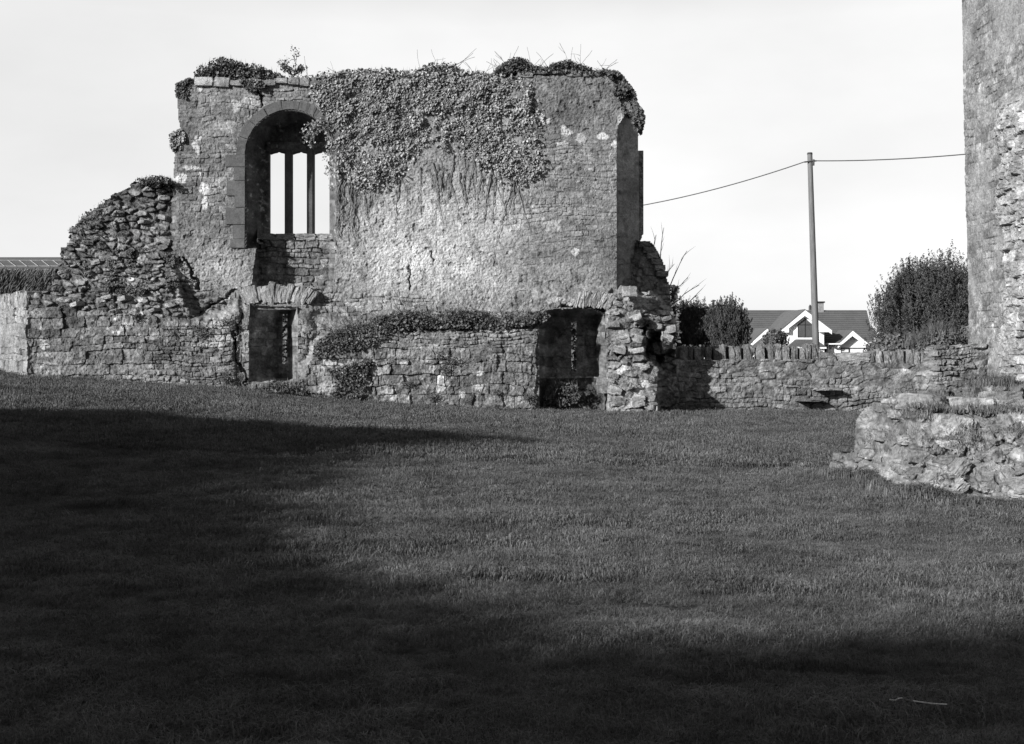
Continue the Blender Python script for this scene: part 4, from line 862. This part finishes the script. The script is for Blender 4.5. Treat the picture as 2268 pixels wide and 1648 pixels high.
# pentagonal window
y = yw; cv, cq, ct = [], [], []
prism(cv, cq, ct, [(X_(1945, y), Z_(825, y)), (X_(1985, y), Z_(825, y)), (X_(1985, y), Z_(791, y)), (X_(1965, y), Z_(773, y)), (X_(1945, y), Z_(791, y))], y-.05, y+.1)
wf = keep(mk('window', cv, cq, M_white, None, tris=ct), house)
def onw(name, poly, y0, y1, m): 
    cv, cq, ct = [], [], []; prism(cv, cq, ct, [(X_(a, y), Z_(b, y)) for a, b in poly], y0, y1); return keep(mk(name, cv, cq, m, None, tris=ct), wf)
onw('pane', [(1947, 823), (1983.5, 823), (1983.5, 792.5), (1965, 777), (1947, 792.5)], y-.065, y-.04, M_glass)
cv, cq, ct = [], [], []
for pl in ([(1964.5, 823), (1966, 823), (1966, 777), (1964.5, 777)], [(1947, 794), (1983.5, 794), (1983.5, 792.6), (1947, 792.6)], [(1947, 823), (1948, 823), (1948, 792.5), (1947, 792.5)], [(1947, 823.5), (1983.5, 823.5), (1983.5, 822.3), (1947, 822.3)]):
    prism(cv, cq, ct, [(X_(a, y), Z_(b, y)) for a, b in pl], y-.09, y-.066)
keep(mk('glazing_bar', cv, cq, M_dark, None, tris=ct), wf)
# three small lamps seen through the pane: built as pale globes just behind/at the glass
# bay roof below
y0 = HD-2.0; y1 = yw-.01
V_, Q_ = slope_grid((X_(1922, y0), y0, Z_(847, y0)), (X_(2018, y0), y0, Z_(847, y0)), (X_(1989, y1), y1, Z_(828, y1)), (X_(1943, y1), y1, Z_(828, y1)), 1, 8, .03)
keep(mk('bay_roof', V_, Q_, M_tile), house)
cv, cq = [], []; box(cv, cq, (X_(1920, y0), y0-.12, Z_(851.5, y0)), (X_(2017, y0), y0+.1, Z_(848, y0)))
box(cv, cq, (X_(1942, y1), y1-.08, Z_(829, y1)), (X_(1989, y1), y1-.0, Z_(826, y1))); keep(mk('gutter', cv, cq, M_white), house)
cv, cq = [], []; box(cv, cq, (X_(1925, y0), y0+.12, -4), (X_(2014, y0), y1, Z_(851.6, y0))); keep(mk('bay_wall', cv, cq, M_rend), house)
gable((1872, 802), (1824, 845), (1895, 821), HD-.3, HD+3.5, .32, 900, 1832, 1893, .5)
yw2 = gable((2081, 807), (2046, 840), (2122, 840), HD-.3, HD+3.5, .34, 905, 2022, 2124, .5)
y = HD+.2; cv, cq = [], []; box(cv, cq, (X_(2019, y), y-.7, Z_(841.5, y)), (X_(2049, y), y+.5, Z_(838.5, y))); box(cv, cq, (X_(2021, y), y-.1, -3), (X_(2023, y), y, Z_(841.6, y))); keep(mk('gutter', cv, cq, M_white), house)
cv, cq = [], []; box(cv, cq, (X_(2120, y), y-.7, Z_(839, y)), (X_(2132, y), y+.5, Z_(835, y))); keep(mk('gutter', cv, cq, M_white), house)
y = yw2; cv, cq = [], []; box(cv, cq, (X_(2053, y), y-.08, Z_(868+10, y)), (X_(2119, y), y+.05, Z_(849, y))); wf = keep(mk('window', cv, cq, M_dark), house)
cv, cq = [], []; box(cv, cq, (X_(2055, y), y-.09, Z_(860, y)), (X_(2071, y), y-.07, Z_(852, y))); box(cv, cq, (X_(2075, y), y-.09, Z_(861, y)), (X_(2117, y), y-.07, Z_(852, y))); keep(mk('curtain', cv, cq, M_pale), wf)

# farther roof behind the cypresses
ob = empty('bungalow', 'far dark roofed bungalow just right of the ruin above the cypresses', 'house', tuple(pt(1500, 771, 120)))
y = 120; V_, Q_ = slope_grid((X_(1560, y), y, Z_(790, y)), (X_(1700, y), y, Z_(790, y)), (X_(1693, y+6), y+6, Z_(743, y+6)), (X_(1565, y+6), y+6, Z_(743, y+6)), 1, 12)
keep(mk('roof', V_, Q_, M_tile), ob); cv, cq = [], []; box(cv, cq, (X_(1565, y), y+.5, -4), (X_(1698, y), y+9, Z_(791, y))); keep(mk('wall', cv, cq, M_rend), ob)

# barn at the far left
bd = 60.0; barn = empty('barn', 'long low barn roof with pale slanting strips at the far left', 'barn', tuple(pt(-100, 771, bd)))
V_, Q_ = slope_grid(tuple(pt(-420, 597, bd)), tuple(pt(330, 597, bd)), tuple(pt(330, 569.5, bd+5)), tuple(pt(-420, 570, bd+5)), 1, 10, .02)
br = keep(mk('roof', V_, Q_, M_tile), barn)
cv, cq = [], []; a = pt(-400, 598, bd+.4); b = pt(320, 598, bd+.4); box(cv, cq, (a.x, bd+.4, -1), (b.x, bd+9, a.z-.02)); keep(mk('wall', cv, cq, M_thatch), barn)
cv, cq = [], []; a = pt(-420, 598, bd); b = pt(330, 598, bd); box(cv, cq, (a.x, bd-.1, a.z-.09), (b.x, bd+.05, a.z-.002)); keep(mk('gutter', cv, cq, M_dark), barn)
ac = []
def rp(u, v): t = (597-v)/27.; return pt(u, v, bd+5*t)+Vector((0, -.06, .06))
for i in range(-12, 11): ac.append(([rp(i*24.8-6, 579), rp(i*24.8+12, 592.5)], [.018, .018]))
ac.append(([rp(-300, 579), rp(140, 579)], [.015, .015])); ac.append(([rp(-300, 593), rp(140, 592)], [.02, .02]))
tubes('roof_strip', ac, mat('roof_strip', .38), br, 4)
# bank of long grass and thatch-like growth in front of the barn wall
rg = np.random.default_rng(31); n = 9000; u = rg.uniform(-120, 160, n); v = rg.uniform(600, 690, n); C = P(u, v, 56+3*rg.random(n)+0*u)
hb = leaves('hedge_bank', C, np.stack([rg.normal(size=n)*.4, -1+0*u, .3*rg.normal(size=n)], 1), .38, mat('bank_growth', .11, .9, .1, (1, .3), (6, .3), 0, 50, True), None, .22, .1, np.stack([.5+.2*rg.normal(size=n), 0*u, np.ones(n)], 1), 5)
tag(hb, 'rough streaky hedge bank in front of the far left barn', 'hedge')
# hedgerow behind the ruin, seen through the slits
n = 9000; n = 26000; x = rg.uniform(-11.5, 7, n); z = rg.uniform(0, 4.4, n); yy = 46+.8*rg.random(n)+.4*fbm(x, z, 1, 3, 4)
hb = leaves('hedge', np.stack([x, yy, z-1.6+1.4], 1), np.stack([rg.normal(size=n)*.5, -1+0*x, .5+.5*rg.normal(size=n)], 1), .24, M_dleaf, None, .8, .3, None, 6)
tag(hb, 'sunlit hedge glimpsed through the narrow niche slits', 'hedge')

# conifers
def conifer(name, label, blobs, n, size, m, seed, upv=1.6, flame=.35, group=None, trunkh=1.2, flames=0, fl=1.0):
    """blobs: (center, rx, ry, rz). sprays lie on and through lumpy ellipsoids"""
    rg = np.random.default_rng(seed); c0 = Vector(blobs[0][0]); gz = -1.9
    root = empty(name, label, 'tree', (c0.x, c0.y, gz), group); tot = sum(b[1]*b[3] for b in blobs); Cs = []; Ns = []
    for (c, rx, ry, rz_) in blobs:
        k = int(n*rx*rz_/tot); d = rg.normal(size=(k, 3)); d /= np.linalg.norm(d, axis=1)[:, None]; th = np.arctan2(d[:, 0], -d[:, 1])
        lump = 1+.22*fbm(th*2.2+seed, d[:, 2]*1.4, 2.0, 3, seed)+.24*fbm(th*5, d[:, 2]*3.5, 2.0, 3, seed+1)
        r_ = lump*(1.02-.34*rg.random(k)**1.5)
        q = d*r_[:, None]*np.array([rx, ry, rz_])+np.array(c)
        sh = fbm(q[:, 0]*1.0+seed, q[:, 2]*.55+q[:, 1]*.4, 1.6, 3, seed+2); keepm = rg.random(k) < np.clip(.6+1.9*sh, .06, 1)
        if flames:
            kf = int(flames*rx*rz_/tot); di = rg.normal(size=(kf, 3)); di[:, 2] = np.abs(di[:, 2])*1.2-.25; di /= np.linalg.norm(di, axis=1)[:, None]; th2 = np.arctan2(di[:, 0], -di[:, 1])
            lp2 = 1+.22*fbm(th2*2.2+seed, di[:, 2]*1.4, 2.0, 3, seed)+.24*fbm(th2*5, di[:, 2]*3.5, 2.0, 3, seed+1)
            bs = di*(lp2*.94)[:, None]*np.array([rx, ry, rz_])+np.array(c); ax = di*.55+np.array([0, 0, 1.0])+rg.normal(size=(kf, 3))*.2; ax /= np.linalg.norm(ax, axis=1)[:, None]
            m_ = 34; tt_ = rg.random((kf, m_)); ln_ = (.25+.5*rg.random((kf, 1)))*fl; pp_ = bs[:, None]+ax[:, None]*(tt_*ln_)[..., None]+rg.normal(size=(kf, m_, 3))*((1-tt_)*.09*fl)[..., None]
            Cs.append(pp_.reshape(-1, 3)); Ns.append(np.repeat(di, m_, 0)+rg.normal(size=(kf*m_, 3))*.5)
        Cs.append(q[keepm]); Ns.append(d[keepm]*np.array([1, 1, .4])+rg.normal(size=(keepm.sum(), 3))*.35)
    C = np.concatenate(Cs); Nn = np.concatenate(Ns); up = np.stack([rg.normal(size=len(C))*flame, rg.normal(size=len(C))*flame, np.full(len(C), upv)], 1)
    leaves('crown', C, Nn, size, m, root, .3 if flames else .9, .3, up, seed+5)
    # dark inner growth gives the crown body
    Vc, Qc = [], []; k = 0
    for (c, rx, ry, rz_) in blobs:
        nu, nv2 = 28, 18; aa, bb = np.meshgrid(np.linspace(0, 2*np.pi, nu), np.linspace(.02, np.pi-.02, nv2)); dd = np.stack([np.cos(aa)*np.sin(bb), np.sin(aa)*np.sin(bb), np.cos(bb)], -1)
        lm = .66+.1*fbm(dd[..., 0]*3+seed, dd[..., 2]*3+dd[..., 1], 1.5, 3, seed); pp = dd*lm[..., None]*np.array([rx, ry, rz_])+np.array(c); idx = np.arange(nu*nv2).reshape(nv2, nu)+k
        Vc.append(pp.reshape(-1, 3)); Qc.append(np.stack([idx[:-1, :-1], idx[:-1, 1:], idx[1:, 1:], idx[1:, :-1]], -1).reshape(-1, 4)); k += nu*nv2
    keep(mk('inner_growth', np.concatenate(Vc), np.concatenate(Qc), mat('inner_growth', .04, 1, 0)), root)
    tubes('trunk', [([Vector((c0.x, c0.y, gz)), Vector((c0.x, c0.y, gz+trunkh)), c0], [.16, .12, .05])], M_dtwig, root, 8)
    return root
def B(u, v, D_, ru, rv, ry=None): s = D_/FPX; c = pt(u, v, D_); return (tuple(c), ru*s, (ry if ry else ru*s), rv*s)
conifer('cypress', 'dark upright cypress nearest the ruin behind the garden wall', [B(1512, 740, 48, 30, 58), B(1548, 735, 48.3, 32, 52), B(1530, 765, 48, 48, 50)], 17000, .12, M_conif, 41, flames=520, fl=.85)
conifer('cypress', 'taller dark cypress behind the garden wall, left of the house', [B(1612, 738, 47, 36, 58), B(1590, 745, 47.3, 28, 55), B(1628, 760, 47, 26, 62)], 17000, .12, M_conif, 42, flames=520, fl=.85)
conifer('conifer', 'big ragged dark conifer beside the tower behind the wall', [B(2050, 700, 50, 70, 88), B(2092, 645, 50.5, 34, 58), B(1978, 715, 50, 44, 50), B(2140, 670, 51, 40, 62), B(2050, 765, 50, 105, 60), B(2022, 650, 50.3, 30, 42), B(2000, 680, 49.8, 34, 44), B(2120, 720, 49.5, 50, 60), B(2068, 680, 49.3, 30, 50)], 46000, .13, M_conif, 43, .9, .7, flames=1500, fl=1.6)
conifer('bush', 'round leafy bush at the wall top in front of the house', [B(1716, 758, 44, 31, 27)], 3200, .085, M_dleaf, 44, .4, 1, None, .5)
conifer('bush', 'broad leafy bush behind the coping right of the house', [B(1985, 765, 33, 52, 36), B(1950, 775, 33, 34, 26)], 5500, .1, M_dleaf, 45, .4, 1)
conifer('bramble', 'bramble thicket above the wall beside the tower', [B(2095, 760, 31, 52, 26), B(2150, 752, 31, 40, 28), B(2050, 775, 31, 34, 22)], 6500, .08, M_dleaf, 46, .6, 1)
conifer('bush', 'low scrub along the garden wall below the cypresses', [B(1540, 782, 44, 50, 18), B(1610, 785, 44, 50, 16), B(1650, 785, 44, 24, 14)], 3500, .08, M_dleaf, 47, .6, 1)
fringe('long_grass', 'tall pale grass behind the wall near the bramble thicket', [tuple(pt(2030, 772, 31.2)), tuple(pt(2060, 765, 31.2)), tuple(pt(2100, 770, 31.2))], 1500, .62, .2, M_grass, .5, 8, .008)
# bare branches right of the ruin
bt = empty('bare_tree', 'leafless thin branches reaching out behind the right end of the ruin', 'tree', tuple(pt(1440, 771, 33)))
random.seed(21); ac = []
base = pt(1455, 700, 33)
ac.append(([pt(1440, 880, 33), pt(1450, 780, 33), base], [.07, .05, .035]))
for (u1, v1, u2, v2, u3, v3) in ((1460, 690, 1500, 590, 1520, 556), (1465, 700, 1510, 650, 1550, 630), (1450, 660, 1478, 600, 1492, 585), (1455, 640, 1462, 560, 1470, 505), (1440, 600, 1446, 560, 1452, 520), (1480, 700, 1520, 680, 1555, 640), (1470, 670, 1500, 640, 1522, 615)):
    p1, p2, p3 = pt(u1, v1, 33), pt(u2, v2, 33), pt(u3, v3, 33); pts = [p1.lerp(p2, t).lerp(p2.lerp(p3, t), t)+Vector((random.uniform(-.02, .02), random.uniform(-.1, .1), random.uniform(-.02, .02))) for t in np.linspace(0, 1, 8)]
    ac.append(([base]+pts, [.03]+[.022-.0022*i for i in range(8)]))
    for k in (3, 4, 5, 6): d = (pts[k+1]-pts[k-1]).normalized(); branch(pts[k], d+Vector((random.uniform(-1, 1), 0, random.uniform(-.2, .8)))*.6, random.uniform(.2, .45), .008, 0, ac, .08, .02)
tubes('branches', ac, M_dtwig, bt, 5)
# twigs dropped on the lawn
def lt(pts, lab, r_=.004):
    q = [];
    for (u, v) in pts:
        D_ = EYE*FPX/(v-HZ); x = (u-CXP)/FPX*D_; q.append(Vector((x, D_, float(ground_z(np.array(x), np.array(D_)))+.045)))
    tag(tubes('twig', [(q, [r_]*len(q))], M_pale), lab, 'twig')
lt([(2022, 1574), (2060, 1578), (2097, 1579)], 'long straight pale twig lying on the grass at bottom right', .003)
lt([(1970, 1572), (1982, 1574), (1990, 1569), (1998, 1568)], 'short bent pale twig on the grass left of the long twig', .003)

rg = np.random.default_rng(99)
for i in range(7):
    D_ = rg.uniform(6, 22); x = rg.uniform(-.42, .42)*D_; z = float(ground_z(np.array(x), np.array(D_)))+.045
    o = leaves('fallen_leaf', np.array([[x, D_, z]]), np.array([[.2*rg.normal(), -.5, 1.]]), .045, M_dry, None, .8, .3, None, i); tag(o, 'small pale dry leaf lying on the lawn', 'leaf', 'dry leaves scattered on the lawn')
